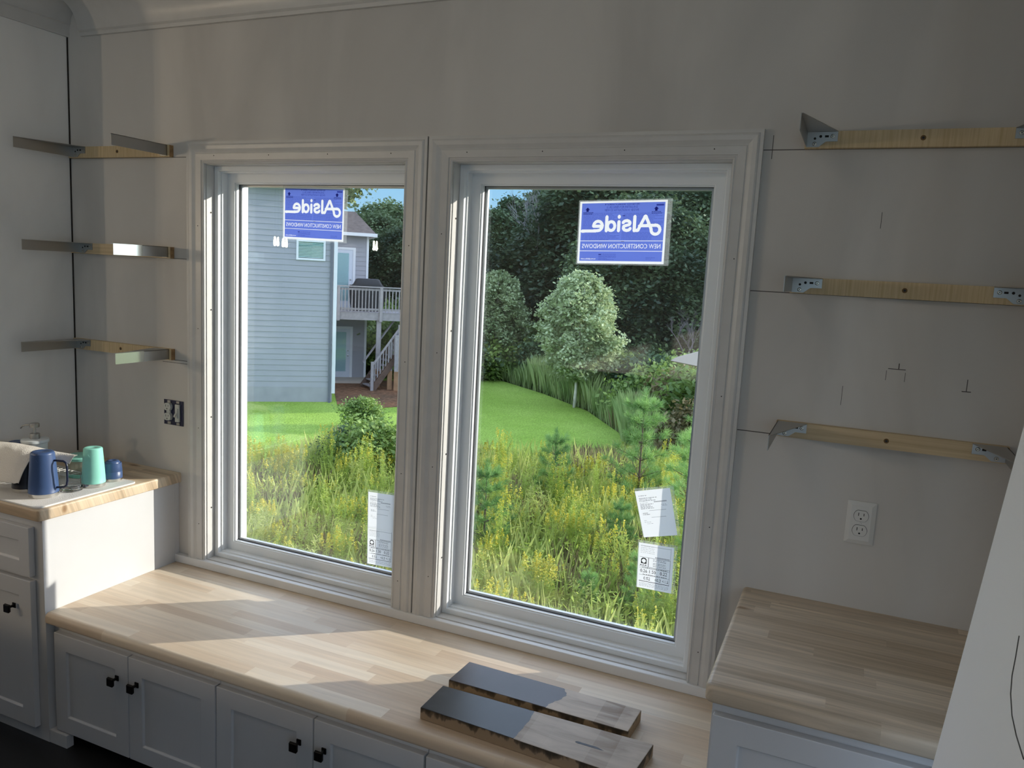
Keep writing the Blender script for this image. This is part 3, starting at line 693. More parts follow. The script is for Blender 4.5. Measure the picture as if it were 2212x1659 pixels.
def label_sheet(corners, label, kind, seed):
    W_, H_ = 130, 170; G = np.ones((H_, W_), np.int8); R_ = random.Random(seed)
    def put(m, x, y, v): h, w = m.shape; G[y:y+h, x:x+w][m] = v
    def dash(x, e, y, v=2, t=1):
        while x < e: l = R_.randint(3, 9); G[y:y+t, x:min(x+l, e)] = v; x += l+R_.randint(1, 3)
    def head(dy=0):
        for y, xa, xb, t in ((150, 10, 40, 2), (141, 10, 78, 2), (136, 10, 56, 2), (131, 10, 70, 2), (124, 10, 40, 1), (118, 10, 60, 2), (113, 10, 48, 2), (108, 10, 55, 2), (103, 10, 60, 2), (86, 14, 34, 2), (81, 14, 40, 2), (60, 14, 24, 1), (54, 14, 40, 1), (48, 24, 46, 1), (114, 88, 108, 1), (110, 92, 112, 1)): dash(xa, xb, y+dy, 2, t)
        G[124+dy:128+dy, 62:110] = 2; G[124+dy:128+dy, 62:110:3] = 1
        G[95+dy, 40:104] = 2; G[70+dy, 44:100] = 2
    if kind == 'form': head()
    else:
        for y in (158, 152, 146, 140, 134): dash(8, 60, y)
        G[160:161, 8:120] = 2; G[118:165, 119:120] = 2; G[120:124, 62:116] = 2; G[120:124, 62:116:3] = 1
        G[117:118, 6:120] = 3; G[82:83, 6:120] = 3; G[83:117, 38:40] = 3; G[76:77, 6:120] = 2; G[50:51, 6:120] = 2; G[26:28, 6:120] = 3; G[27:117, 119:120] = 3
        X, Y = np.meshgrid(np.arange(W_), np.arange(H_)); sq = (abs(X-21) < 11) & (Y > 92) & (Y < 108) | ((X-21)**2+(Y-104)**2 < 121); G[sq] = 3
        G[(X-21)**2+(Y-103)**2 < 56] = 1; dash(8, 35, 86, 3, 3)
        for y in (112, 107, 99, 94, 88): dash(56, 104, y, 2, 2)
        dash(16, 112, 78, 3, 2); dash(20, 110, 52, 3, 2)
        put(text_mask('0.26', 12, 26), 10, 60, 3); put(text_mask('1.50', 12, 24), 44, 60, 3); put(text_mask('0.22', 12, 26), 84, 60, 3)
        put(text_mask('0.52', 11, 24), 24, 33, 3); put(text_mask('<0.3', 11, 22), 66, 33, 3); put(text_mask('<1.5', 11, 22), 94, 33, 3)
        for y in (20, 16, 12, 8): dash(8, 118, y, 2, 1)
    q = quad_map(corners); base = np.mean([np.array(p) for p in corners], 0); root = empty('window_label', (base[0], .0990, base[1])); tag(root, label, 'label')
    def part(v, nm, mt):
        bm = layer_mesh(G, v, 1, 1, q)
        if bm.f: o = bm.build(nm, mt, root); o.location = (-base[0], 0, -base[1])
    part(1, 'paper', M['sheetwhite']); part(2, 'grey_print', M['greyink']); part(3, 'black_print', M['blackink'])
    ex = [(-.003, 0), (.010, 0), (.010, .008), (-.003, .008)]
    f = MB().add([(p[0]+e[0], .0004, p[1]+e[1]) for p, e in zip(corners, ex)], [(0, 1, 2, 3)]).build('clear_sleeve', M['film'], root); f.location = (-base[0], 0, -base[1])
label_sheet([(-.925, .249), (-.818, .252), (-.818, .384), (-.927, .380)], 'white printed form at the lower right of the left window, above the rating label', 'form', 1)
label_sheet([(-.923, .115), (-.816, .119), (-.818, .252), (-.925, .2485)], 'white energy rating label at the bottom right corner of the left window', 'label', 2)
label_sheet([(.068, .399), (.168, .425), (.134, .565), (.029, .537)], 'tilted white printed form low in the right window, above the rating label', 'form', 3)
label_sheet([(.058, .239), (.164, .240), (.162, .384), (.054, .381)], 'white energy rating label low in the right window, under the tilted form', 'label', 4)
# small printed strip on the right window's vinyl frame
ez = MB().box(.2292, .2296, .040, .048, .985, 1.045).box(.2292, .2296, .040, .050, .925, .945).box(.2292, .2296, .040, .048, .900, .918)
o = ez.build('frame_print', M['gasket'], w2); o.location = (-(WO[1][0]+WO[1][1])/2, 0, -Z0)

# ------------------------------------------------------------------ stained sample boards on the bench
def stained(name, xb, dark, light1, light2, side, slope=.12):
    m, nt, b = nodes(name); L = nt.links.new
    tc = N(nt, 'ShaderNodeTexCoord'); sp = N(nt, 'ShaderNodeSeparateXYZ'); L(tc.outputs['Object'], sp.inputs[0])
    mp = N(nt, 'ShaderNodeMapping'); mp.inputs['Scale'].default_value = (6, 30, 30); L(tc.outputs['Object'], mp.inputs[0])
    nz = N(nt, 'ShaderNodeTexNoise', _Scale=1.0, _Detail=5.0, _Distortion=.7); L(mp.outputs[0], nz.inputs['Vector'])
    # bare half: blotchy, with cross-grain blocks
    bl = N(nt, 'ShaderNodeTexWhiteNoise', noise_dimensions='1D'); dv = N(nt, 'ShaderNodeMath', operation='SNAP'); dv.inputs[1].default_value = .055
    L(sp.outputs['X'], dv.inputs[0]); L(dv.outputs[0], bl.inputs['W'])
    ad = N(nt, 'ShaderNodeMath', operation='ADD'); L(nz.outputs['Fac'], ad.inputs[0]); k = N(nt, 'ShaderNodeMath', operation='MULTIPLY'); k.inputs[1].default_value = .16; L(bl.outputs[0], k.inputs[0]); L(k.outputs[0], ad.inputs[1])
    lr = ramp(nt, [(.35, light2), (.6, light1), (.85, tuple(min(1, c*1.25) for c in light1))]); L(ad.outputs[0], lr.inputs[0])
    n2 = N(nt, 'ShaderNodeTexNoise', _Scale=9.0, _Detail=5.0); L(tc.outputs['Object'], n2.inputs['Vector'])
    dr = ramp(nt, [(.3, dark), (.62, tuple(c*1.5 for c in dark)), (.75, tuple(c*3 for c in dark))]); L(n2.outputs['Fac'], dr.inputs[0])
    e = N(nt, 'ShaderNodeMath', operation='MULTIPLY'); e.inputs[1].default_value = slope; L(n2.outputs['Fac'], e.inputs[0])
    f = N(nt, 'ShaderNodeMath', operation='ADD'); L(sp.outputs['X'], f.inputs[0]); L(e.outputs[0], f.inputs[1])
    g = N(nt, 'ShaderNodeMath', operation='GREATER_THAN'); g.inputs[1].default_value = xb+slope*.5; L(f.outputs[0], g.inputs[0])
    mx = N(nt, 'ShaderNodeMix', data_type='RGBA'); L(g.outputs[0], mx.inputs['Factor']); L(dr.outputs[0], mx.inputs[6]); L(lr.outputs[0], mx.inputs[7])
    # sides stay raw, with brown drips from the top edge
    h = N(nt, 'ShaderNodeTexNoise', _Scale=1.0, _Detail=4.0); hm = N(nt, 'ShaderNodeMapping'); hm.inputs['Scale'].default_value = (30, 30, 12); L(tc.outputs['Object'], hm.inputs[0]); L(hm.outputs[0], h.inputs['Vector'])
    hz = N(nt, 'ShaderNodeMapRange'); hz.inputs['From Min'].default_value = 0; hz.inputs['From Max'].default_value = .033; hz.inputs['To Min'].default_value = -.16; hz.inputs['To Max'].default_value = .16; L(sp.outputs['Z'], hz.inputs['Value'])
    ha = N(nt, 'ShaderNodeMath', operation='ADD'); L(h.outputs['Fac'], ha.inputs[0]); L(hz.outputs[0], ha.inputs[1])
    hr = ramp(nt, [(.52, side), (.58, tuple(c*.35 for c in side)), (.68, tuple(c*.12 for c in side))]); L(ha.outputs[0], hr.inputs[0])
    ge = N(nt, 'ShaderNodeNewGeometry'); gs = N(nt, 'ShaderNodeSeparateXYZ'); L(ge.outputs['Normal'], gs.inputs[0])
    gt = N(nt, 'ShaderNodeMath', operation='GREATER_THAN'); gt.inputs[1].default_value = .6; L(gs.outputs['Z'], gt.inputs[0])
    m2 = N(nt, 'ShaderNodeMix', data_type='RGBA'); L(gt.outputs[0], m2.inputs['Factor']); L(hr.outputs[0], m2.inputs[6]); L(mx.outputs[2], m2.inputs[7])
    L(m2.outputs[2], b.inputs['Base Color'])
    rr = N(nt, 'ShaderNodeMapRange'); L(g.outputs[0], rr.inputs['Value']); rr.inputs['To Min'].default_value = .33; rr.inputs['To Max'].default_value = .6; L(rr.outputs[0], b.inputs['Roughness'])
    return m
def board(pts, m, label):
    c = np.mean(np.array(pts), 0); b = MB().prism([(p[0]-c[0], p[1]-c[1]) for p in pts], 'z', .0004, .033)
    o = b.build('sample_board', m, bevel=.0022); o.location = (c[0], c[1], 0); tag(o, label, 'board'); return o
bd = board([(-.353, -.337), (.167, -.339), (.172, -.223), (-.349, -.216)], stained('walnut_stain', .045, (.030, .021, .022), (.50, .42, .34), (.22, .15, .10), (.34, .24, .14)), 'thick board half stained dark brown, the one nearer the window')
bd = board([(-.351, -.497), (.222, -.521), (.239, -.362), (-.352, -.371)], stained('ebony_stain', -.017, (.0075, .0085, .010), (.46, .39, .32), (.30, .23, .17), (.30, .21, .13), slope=.04), 'wider board half stained black with brown drips on its side, nearer the bench edge')
sm = MB().prism([(p[0], p[1]) for p in arc(-.02, .0, .010, .0045, 60, 300, 10)]+[(.025, -.004), (.045, -.003), (.025, .004)], 'z', 0, .0002).build('dark_smudge', M['bronze'], bd); sm.location = (.152, -.008, .0331)

# ------------------------------------------------------------------ white board leaning in the right foreground
def leaning():
    t = .013; zb = ZF+.001; k = (.850-.788)/(.986-.361); xb = .788+(zb-.361)*k; zt = 1.93; xt = .788+(zt-.361)*k
    L_ = math.hypot(xt-xb, zt-zb); ang = math.atan2(xt-xb, zt-zb)
    r = empty('leaning_panel', (xb, -.72, zb)); r.rotation_euler = (0, ang, 0); tag(r, 'smooth white panel leaning in the right foreground with a curved pencil mark', 'panel')
    MB().box(.0016, t, -1.18, 0, 0, L_).build('board', mat('white_panel_paper', (.86, .865, .88), .6), r, bevel=.002)
    MB().box(0, .0016, -1.18, -.0165, 0, L_).build('face_paper', mat('white_face_paper', (.86, .865, .88), .6), r, bevel=.0007)
    # pencil curve lies on the face
    pts = [(-1.022, .742), (-1.033, .717), (-1.040, .694), (-1.056, .676), (-1.086, .662), (-1.124, .656), (-1.173, .654)]
    c = math.cos(ang)
    MB().tube([(-.0003, p[0]+.72, (p[1]-zb)/c) for p in pts], .0009, 6).build('pencil_mark', M['pencil'], r)
leaning()

# ------------------------------------------------------------------ things on the left countertop
ZT = .351
def rrect(x0, x1, y0, y1, r, n=6):
    out = []
    for cx, cy, a in ((x1-r, y1-r, 0), (x0+r, y1-r, 90), (x0+r, y0+r, 180), (x1-r, y0+r, 270)): out += arc(cx, cy, r, r, a, a+90, n)
    return out
o = MB().prism(rrect(-2.20, -1.722, -.570, -.190, .018), 'z', ZT, ZT+.006).build('drying_mat', mat('white_mat', (.72, .70, .67), .8, bump=.5, nscale=300), bevel=.002)
tag(o, 'thin off-white drying mat with rounded corners under the cups', 'mat')
ZM = ZT+.0062
def paint(name, col): return mat(name, col, .38, noise=.02, nscale=40)
NAVY = paint('navy_powder_coat', (.045, .085, .20)); MINT = paint('mint_powder_coat', (.28, .68, .56)); BAND = mat('steel_rim', (.68, .66, .62), .22, metal=1.0)
def tumbler(loc, rb, rt, h, m, label, band=.013, dome=.010, handle=None, ridge=False, emboss=True):
    r = empty('tumbler', (loc[0], loc[1], ZM)); tag(r, label, 'cup')
    MB().lathe([(rb-.004, 0), (rb-.001, .0008), (rb-.001, band)], 48).build('steel_rim', BAND, r, smooth=True, auto=40)
    pr = [(rb, band), (rb+.0004, band+.002)]
    for i in range(7):
        t = i/6; pr.append((rb+(rt-rb)*t**1.15, band+.003+(h-band-dome)*t))
    if ridge: pr = [(rb, band), (rb, band+.022), (rb-.0016, band+.0235), (rb-.0016, band+.0255), (rb-.0002, band+.027), (rb-.002, h*.72), (rt+.004, h*.88)]
    z = h-dome
    for i in range(1, 8):
        t = i/7*PI/2; pr.append((rt-dome*.9*(1-math.cos(t))*1.0, z+dome*math.sin(t)+.0))
    pr.append((rt*.35, h)); pr.append((rt*.3, h-.0012)); pr.append((0, h-.0012))
    bd_ = MB().lathe(pr, 48).build('body', m, r, smooth=True, auto=50)
    if emboss: # small embossed swoosh near the closed end, facing the room
        a = math.radians(-62); rr = rt+.0015
        MB().tube([(rr*math.cos(a-.10), rr*math.sin(a-.10), h*.82+.006), (rr*math.cos(a), rr*math.sin(a), h*.82), (rr*math.cos(a+.08), rr*math.sin(a+.08), h*.82-.004)], .0009, 6).build('emblem', m, bd_)
    if handle:
        d = Vector((math.cos(handle), math.sin(handle), 0)); out = .036
        pts = [(rt-.002, h*.80), (rt+.010, h*.805), (rb+out-.012, h*.80), (rb+out-.003, h*.76), (rb+out, h*.68), (rb+out, h*.36), (rb+out-.003, h*.26), (rb+out-.012, h*.215), (rb+.004, h*.20), (rb-.004, h*.20)]
        MB().tube([(d.x*a, d.y*a, z) for a, z in pts], .0034, 10).build('handle', mat('navy_handle', (.012, .018, .05), .35), r, smooth=True)
    return r
tumbler((-1.829, -.470), .0455, .0360, .151, NAVY, 'navy blue tumbler with a loop handle standing upside down at the counter front', handle=math.radians(22))
tumbler((-1.800, -.305), .0380, .0305, .137, MINT, 'tall mint green tumbler standing upside down on the mat', dome=.006)
tumbler((-1.806, -.222), .0315, .0250, .074, NAVY, 'small navy blue lidded cup right of the mint tumbler', ridge=True, dome=.012, band=.010, emboss=False)
tumbler((-1.928, -.462), .0420, .0350, .118, mat('black_powder_coat', (.012, .013, .02), .4), 'black cup mostly hidden under the paper towel', emboss=False, dome=.008)
tumbler((-2.135, -.350), .0400, .0320, .122, NAVY, 'navy blue cup behind the paper towel beside the soap dispenser', dome=.014, emboss=False)
def clear(name, loc, prof, label, cat, n=40):
    g = mat('clear_plastic', (1, 1, 1), .03, trans=1.0); g.node_tree.nodes['Principled BSDF'].inputs['IOR'].default_value = 1.35
    o = MB().lathe(prof, n).build(name, g, smooth=True, auto=40); o.location = (loc[0], loc[1], ZM); tag(o, label, cat); return o
clear('clear_lid', (-1.812, -.383), [(.033, 0), (.036, .002), (.036, .012), (.033, .018), (.022, .020), (0, .020)], 'low clear plastic lid in front of the mint tumbler', 'lid')
rk = empty('wire_rack', (-1.905, -.345, ZM)); tag(rk, 'small white wire rack between the navy and mint tumblers', 'rack')
wb = MB()
for sx in (-.055, .055): wb.tube([(sx, -.028, .0015), (sx, -.028, .042), (sx, .028, .042), (sx, .028, .0015)], .0015, 8)
for sy in (-.028, .028): wb.tube([(-.055, sy, .042), (.055, sy, .042)], .0015, 8)
for k in range(5): wb.tube([(-.035+.018*k, -.028, .0425), (-.035+.018*k, .028, .0425)], .0011, 6)
wb.build('wires', mat('white_wire', (.75, .74, .70), .3), rk, smooth=True)
fc = empty('food_container', (-1.945, -.235, ZM)); tag(fc, 'round cloudy food container with mint green lid and base, behind the tumblers', 'container')
MB().lathe([(.050, .0), (.052, .002), (.052, .012), (.049, .013), (0, .013)], 44).build('base', MINT, fc, smooth=True, auto=40)
MB().lathe([(.048, .013), (.056, .062), (.0545, .062), (.047, .015)], 44).build('body', thin_sheet('cloudy_plastic', (.80, .78, .66), .55, alpha=.6), fc, smooth=True, auto=40)
MB().lathe([(.057, .0625), (.059, .064), (.059, .072), (.054, .0745), (0, .0755)], 44).build('lid', MINT, fc, smooth=True, auto=40)
# soap dispenser
sd = empty('soap_dispenser', (-2.045, -.330-.0, ZT)); tag(sd, 'white ceramic soap dispenser with a brushed steel pump', 'soap dispenser')
sd.location = (-2.062, -.352+.02, ZM)
CER = mat('white_ceramic', (.62, .66, .67), .25)
MB().lathe([(.038, 0), (.040, .002), (.040, .124)], 44).build('bottle', CER, sd, smooth=True, auto=40)
MB().lathe([(.040, .124), (.0445, .126), (.0455, .131), (.0445, .136), (.041, .1375), (0, .1385)], 44).build('lid', CER, sd, smooth=True, auto=40)
pu = MB().lathe([(.0160, .138), (.0165, .139), (.0165, .155), (.015, .157), (.0045, .157), (.0045, .180), (.0150, .180), (.0160, .182), (.0160, .192), (.0145, .194), (0, .1945)], 30)
pu = pu.build('pump', M['steel'], sd, smooth=True, auto=35)
MB().tube([(-.010, -.004, .187), (-.030, -.011, .186), (-.042, -.0155, .181), (-.049, -.018, .172)], [.0035, .003, .0028, .0024], 10).build('spout', M['steel'], pu, smooth=True)
# paper towel draped over the cups
def towel():
    R1 = [(-2.42, -.36, .468), (-2.305, -.38, .470), (-2.151, -.39, .484), (-1.99, -.40, .492), (-1.85, -.398, .488), (-1.765, -.392, .488)]
    R2 = [(-2.36, -.44, .482), (-2.24, -.445, .486), (-2.10, -.45, .496), (-1.96, -.445, .500), (-1.862, -.425, .492), (-1.772, -.402, .481)]
    R3 = [(-2.25, -.492, .478), (-2.15, -.494, .480), (-2.014, -.492, .486), (-1.925, -.488, .492), (-1.874, -.462, .493), (-1.783, -.402, .468)]
    R4 = [(-2.22, -.512, .440), (-2.12, -.514, .440), (-1.992, -.512, .446), (-1.918, -.512, .446), (-1.879, -.498, .446), (-1.790, -.402, .456)]
    R5 = [(-2.20, -.530, .392), (-2.10, -.532, .391), (-1.965, -.532, .398), (-1.915, -.532, .400), (-1.877, -.522, .402), (-1.80, -.404, .452)]
    rows = [R1, R2, R3, R4]; rows = [np.array(r) for r in rows]
    r5 = np.array(R5)
    P = np.array([R1, R2, R3, R4, R5], float)
    # bilinear-ish refinement by repeated Chaikin-like subdivision along both directions
    def refine(A, ax, n):
        A = np.moveaxis(A, ax, 0); t = np.linspace(0, len(A)-1, n); o = []
        for q in t:
            i = min(int(q), len(A)-2); f = q-i; p0 = A[max(i-1, 0)]; p1 = A[i]; p2 = A[i+1]; p3 = A[min(i+2, len(A)-1)]
            o.append(.5*((2*p1)+(-p0+p2)*f+(2*p0-5*p1+4*p2-p3)*f*f+(-p0+3*p1-3*p2+p3)*f**3))
        return np.moveaxis(np.array(o), 0, ax)
    Q = refine(refine(P[:, :5], 0, 26), 1, 60)
    Q[..., 2] += .0012*np.sin(np.arange(60)*.7)[None, :]*np.linspace(.2, 1, 26)[:, None]
    b = MB(); n = 60
    b.add(Q.reshape(-1, 3).tolist(), [(i*n+j, i*n+j+1, (i+1)*n+j+1, (i+1)*n+j) for i in range(25) for j in range(n-1)])
    T = refine(refine(np.array([[R1[4], R1[5]], [R2[4], R2[5]], [R3[4], R4[5]]], float), 0, 16), 1, 14)
    k = 14
    b.add(T.reshape(-1, 3).tolist(), [(i*k+j, i*k+j+1, (i+1)*k+j+1, (i+1)*k+j) for i in range(15) for j in range(k-1)])
    m, nt, bs = nodes('embossed_paper_towel'); L = nt.links.new; tc = N(nt, 'ShaderNodeTexCoord')
    vo = N(nt, 'ShaderNodeTexVoronoi', _Scale=260.0); L(tc.outputs['Object'], vo.inputs['Vector'])
    bp = N(nt, 'ShaderNodeBump'); bp.inputs['Strength'].default_value = .7; bp.inputs['Distance'].default_value = .0015; L(vo.outputs['Distance'], bp.inputs['Height']); L(bp.outputs[0], bs.inputs['Normal'])
    bs.inputs['Base Color'].default_value = (.70, .66, .60, 1); bs.inputs['Roughness'].default_value = .9
    o = b.build('paper_towel', m, smooth=True); sd_ = o.modifiers.new('thickness', 'SOLIDIFY'); sd_.thickness = .0010
    tag(o, 'crumpled off-white embossed paper towel draped over the cups at the left edge', 'paper towel')
towel()

# ------------------------------------------------------------------ unseen island added behind the viewer to keep light off the bench doors
isl = empty('light_block_island', (-2.1, -2.5, ZF)); tag(isl, 'dark island added in the unseen room behind to block light from the bench doors', 'island')
IST = mat('matt_black_blocker', (.008, .008, .008), .85, spec=.1)
CP(isl, MB().box(-4.2, -.06, -2.9, -1.90, ZF, .42), 'body', IST); CP(isl, MB().box(-4.24, -.04, -2.94, -1.90, .42, .46), 'blocker_top', IST, bevel=.004)
CP(isl, MB().box(-4.2, -.10, -1.90, -1.74, ZF, .60), 'blocker_wall', IST); CP(isl, MB().box(-4.24, -.08, -1.96, -1.70, .60, .635), 'blocker_ledge', IST, bevel=.004)

# ------------------------------------------------------------------ pendant lamps in the room behind (they reflect in the left pane)
def pendant(x, y, z, label):
    r = empty('pendant_lamp', (x, y, ZC)); tag(r, label, 'lamp', 'clear pendant lamps hanging in the room')
    h = z-ZC
    MB().lathe([(.035, -.02), (.035, 0)], 24).build('canopy', M['bronze'], r)
    MB().tube([(0, 0, 0), (0, 0, h+.10)], .003, 8).build('cord', M['bronze'], r)
    MB().lathe([(.018, h+.05), (.02, h+.10), (.008, h+.12)], 20).build('socket', M['bronze'], r)
    MB().lathe([(0, h-.022), (.006, h-.018), (.0075, h), (.006, h+.018), (.0035, h+.050)], 16).build('bulb', GLOWM, r, smooth=True)
GLOWM = bpy.data.materials.new('lamp_glow'); GLOWM.use_nodes = True; nt = GLOWM.node_tree; nt.nodes.clear(); e = N(nt, 'ShaderNodeEmission'); e.inputs[0].default_value = (1, .80, .56, 1); e.inputs[1].default_value = 1900
o_ = N(nt, 'ShaderNodeOutputMaterial'); nt.links.new(e.outputs[0], o_.inputs[0])
pendant(-3.833, -2.8, 1.31, 'pendant lamp farthest left in the room'); pendant(-3.68, -2.72, 1.302, 'pendant lamp beside the leftmost one'); pendant(-2.871, -2.8, 1.308, 'pendant lamp standing apart on the right')
def fill_dome(x, y, label):  # unseen domes added to brighten the interior walls and bench
    r = empty('fill_dome_light', (x, y, ZC)); tag(r, label, 'lamp', 'added fill domes on the unseen ceiling')
    MB().lathe([(.15, -.03), (.155, -.025), (.155, 0)], 36).build('rim', M['steel'], r, smooth=True, auto=40)
    MB().lathe([(0, -.125)] + [(.145*math.sin(t*PI/20), -.03-.095*math.cos(t*PI/20)) for t in range(1, 11)], 32).build('glowing_dome', FILL_DOMEM, r, smooth=True)
FILL_DOMEM = bpy.data.materials.new('fill_dome_glow'); FILL_DOMEM.use_nodes = True; nt = FILL_DOMEM.node_tree; nt.nodes.clear(); e = N(nt, 'ShaderNodeEmission'); e.inputs[0].default_value = (1, .87, .72, 1); e.inputs[1].default_value = FILL_DOME_GLOW
o_ = N(nt, 'ShaderNodeOutputMaterial'); nt.links.new(e.outputs[0], o_.inputs[0])
for x, y, t in FILL_DOMES: fill_dome(x, y, 'added dome fill light %s' % t)

# ================================================================== outdoors
G0 = -3.6
CAMXY = np.array([0.58889, -2.17885])
def polar(deg_left, D):
    """ground point D metres from the viewing spot, deg_left degrees left of the window's outward normal"""
    a = math.radians(deg_left); return (CAMXY[0]-math.sin(a)*D, CAMXY[1]+math.cos(a)*D)
def ground_mat(name, c1, c2, s1=.25, s2=9, c3=None):
    m, nt, b = nodes(name); L = nt.links.new; tc = N(nt, 'ShaderNodeTexCoord')
    n1 = N(nt, 'ShaderNodeTexNoise', _Scale=s1, _Detail=8.0, _Roughness=.7); L(tc.outputs['Object'], n1.inputs['Vector'])
    r = ramp(nt, [(.35, c1), (.65, c2)]); L(n1.outputs['Fac'], r.inputs[0])
    n2 = N(nt, 'ShaderNodeTexNoise', _Scale=float(s2), _Detail=6.0); L(tc.outputs['Object'], n2.inputs['Vector'])
    mr = N(nt, 'ShaderNodeMapRange'); mr.inputs['From Min'].default_value = .3; mr.inputs['From Max'].default_value = .7; mr.inputs['To Min'].default_value = .6; mr.inputs['To Max'].default_value = 1.3; L(n2.outputs['Fac'], mr.inputs['Value'])
    v = N(nt, 'ShaderNodeVectorMath', operation='SCALE'); L(r.outputs[0], v.inputs[0]); L(mr.outputs[0], v.inputs['Scale']); L(v.outputs[0], b.inputs['Base Color'])
    b.inputs['Roughness'].default_value = 1; b.inputs['Specular IOR Level'].default_value = .1
    bp = N(nt, 'ShaderNodeBump'); bp.inputs['Strength'].default_value = .8; bp.inputs['Distance'].default_value = .05; L(n2.outputs['Fac'], bp.inputs['Height']); L(bp.outputs[0], b.inputs['Normal'])
    return m
# soil under everything (a slightly rolling field)
def fieldz(x, y): return G0 + .10*math.sin(x*.35+1)*math.sin(y*.3) - .02*max(0, y-40)
gb = MB(); nx, ny = 60, 60
gv = [(-90+150*i/nx, .3+140*(j/ny)**1.3, 0) for j in range(ny+1) for i in range(nx+1)]
gv = [(x, y, G0-.06+(0 if y < 32 else 0)) for x, y, z in gv]
gb.add(gv, [(j*(nx+1)+i, j*(nx+1)+i+1, (j+1)*(nx+1)+i+1, (j+1)*(nx+1)+i) for j in range(ny) for i in range(nx)])
g = gb.build('ground', ground_mat('meadow_soil', (.07, .085, .025), (.13, .14, .05), .5, 6)); struct(g)
LAWN = [(-24, 6.5), (-12.5, 8.2), (-11.0, 10.0), (-11.0, 12.2), (-11.9, 14.0), (-11.2, 15.2), (-9.7, 15.4), (-7.85, 15.5), (-6.3, 15.9), (-5.4, 17.0), (-4.9, 18.6), (-5.4, 20.6), (-7.9, 24.4), (-10.6, 27.0), (-14.7, 30.2), (-19, 34.5), (-32, 40), (-40, 30), (-34, 11)]
def inlawn(x, y, P=LAWN):
    c = False; j = len(P)-1
    for i in range(len(P)):
        if (P[i][1] > y) != (P[j][1] > y) and x < (P[j][0]-P[i][0])*(y-P[i][1])/(P[j][1]-P[i][1])+P[i][0]: c = not c
        j = i
    return c
lb = MB().prism(LAWN, 'z', G0-.05, G0)
lo = lb.build('lawn', ground_mat('mown_grass', (.24, .39, .06), (.33, .48, .10), .3, 22)); tag(lo, 'mown green lawn sloping round the young maple trees', 'lawn', kind='stuff')

# ------------------------------------------------------------------ neighbouring house (local x along its wall, local y away from us)
HX = Vector((-15.77, 19.98, G0)); HA = math.atan2(.643, .766)
SID = mat('grey_lap_siding', (.35, .35, .385), .7, noise=.04, nscale=1.5); WHT = mat('white_house_trim', (.72, .74, .78), .5)
FND = mat('grey_stucco', (.34, .34, .36), .9, noise=.08, nscale=3); SHG = mat('asphalt_shingles', (.10, .085, .085), .9, noise=.3, nscale=6)
DECKW = mat('weathered_deck_wood', (.34, .32, .33), .8, noise=.12, nscale=8); CLAY_BOUNCE = mat('clay_bounce_wood', (.34, .20, .11), .85, noise=.2, nscale=3)
BLD = mat('white_blind_slats', (.74, .82, .80), .5); HGL = glass_pane('house_glass', (.86, .94, .95), 1.0); DARK = mat('dark_house_interior', (.03, .04, .04), .8)
house = empty('neighbour_house', HX, HA); tag(house, 'grey lap-sided two storey house with white trim, seen through the left window', 'house')
def laps(u0, u1, y, z0, z1, holes=(), step=.187):
    b = MB(); k = 0; z = z0
    while z < z1-.02:
        zt = min(z+step, z1); spans = [(u0, u1)]
        for (a, c, e, f) in holes:
            if zt > e+.01 and z < f-.01:
                ns = []
                for s0, s1 in spans:
                    if c <= s0 or a >= s1: ns.append((s0, s1)); continue
                    if a > s0: ns.append((s0, a))
                    if c < s1: ns.append((c, s1))
                spans = ns
        for s0, s1 in spans:
            b.add([(s0, y-.018, z), (s1, y-.018, z), (s1, y-.004, zt), (s0, y-.004, zt), (s0, y, z), (s1, y, z), (s1, y, zt), (s0, y, zt)], [(0, 1, 2, 3), (0, 4, 5, 1), (0, 3, 7, 4), (1, 5, 6, 2)])
        z += step
    return b
Z_ = lambda z: z-G0            # world height -> height above the house's ground
W1 = (-1.25, -.30, Z_(1.22), Z_(1.90))
laps(-9, 0, 0, .52, 7.25, [W1]).build('lap_siding', SID, house)
MB().box(-9, -.001, .0, 12, .0, 7.25).build('wall', SID, house)
MB().box(-9.02, .0, -.02, .0, -.05, .52).build('foundation', FND, house)
MB().box(-.02, .10, -.035, .12, .30, 7.25).build('corner_board', WHT, house)
MB().box(-9, .15, -.55, .2, 7.25, 7.42).box(-9, .15, -.60, -.55, 7.22, 7.46).build('eave', WHT, house)
MB().add([(-9.3, -.6, 7.42), (.16, -.6, 7.42), (.16, 12.6, 7.42), (-9.3, 12.6, 7.42), (-9.3, 6, 10.2), (.16, 6, 10.2)], [(0, 1, 5, 4), (2, 3, 4, 5), (1, 2, 5), (3, 0, 4), (0, 3, 2, 1)]).build('roof', SHG, house)
dsp = MB().box(-.13, -.06, -.09, -.02, .05, 7.2).box(-.13, -.06, -.22, -.02, .0, .08); dsp.build('downspout', mat('slate_downspout', (.13, .14, .17), .5), house)
def hwindow(u0, u1, z0, z1, y, nm='window', fr=.07, sill=True, panel=None):
    o = MB().box(u0-fr, u0, y-.045, y+.0, z0-fr, z1+fr).box(u1, u1+fr, y-.045, y+.0, z0-fr, z1+fr).box(u0, u1, y-.045, y, z0-fr, z0).box(u0, u1, y-.045, y, z1, z1+fr).build(nm, WHT, house)
    bl = MB(); z = z0+.02
    while z < z1-.01: bl.add([(u0, y-.008, z), (u1, y-.008, z), (u1, y-.022, z+.036), (u0, y-.022, z+.036)], [(0, 1, 2, 3)]); z += .05
    bl.build('blind', BLD, o); MB().box(u0, u1, y-.006, y-.003, z0, z1).build('backing', DARK, o); MB().box(u0, u1, y-.034, y-.03, z0, z1).build('pane', HGL, o)
    return o
hwindow(W1[0]+.07, W1[1]-.07, W1[2]+.07, W1[3]-.07, -.002)
YB = 5.49
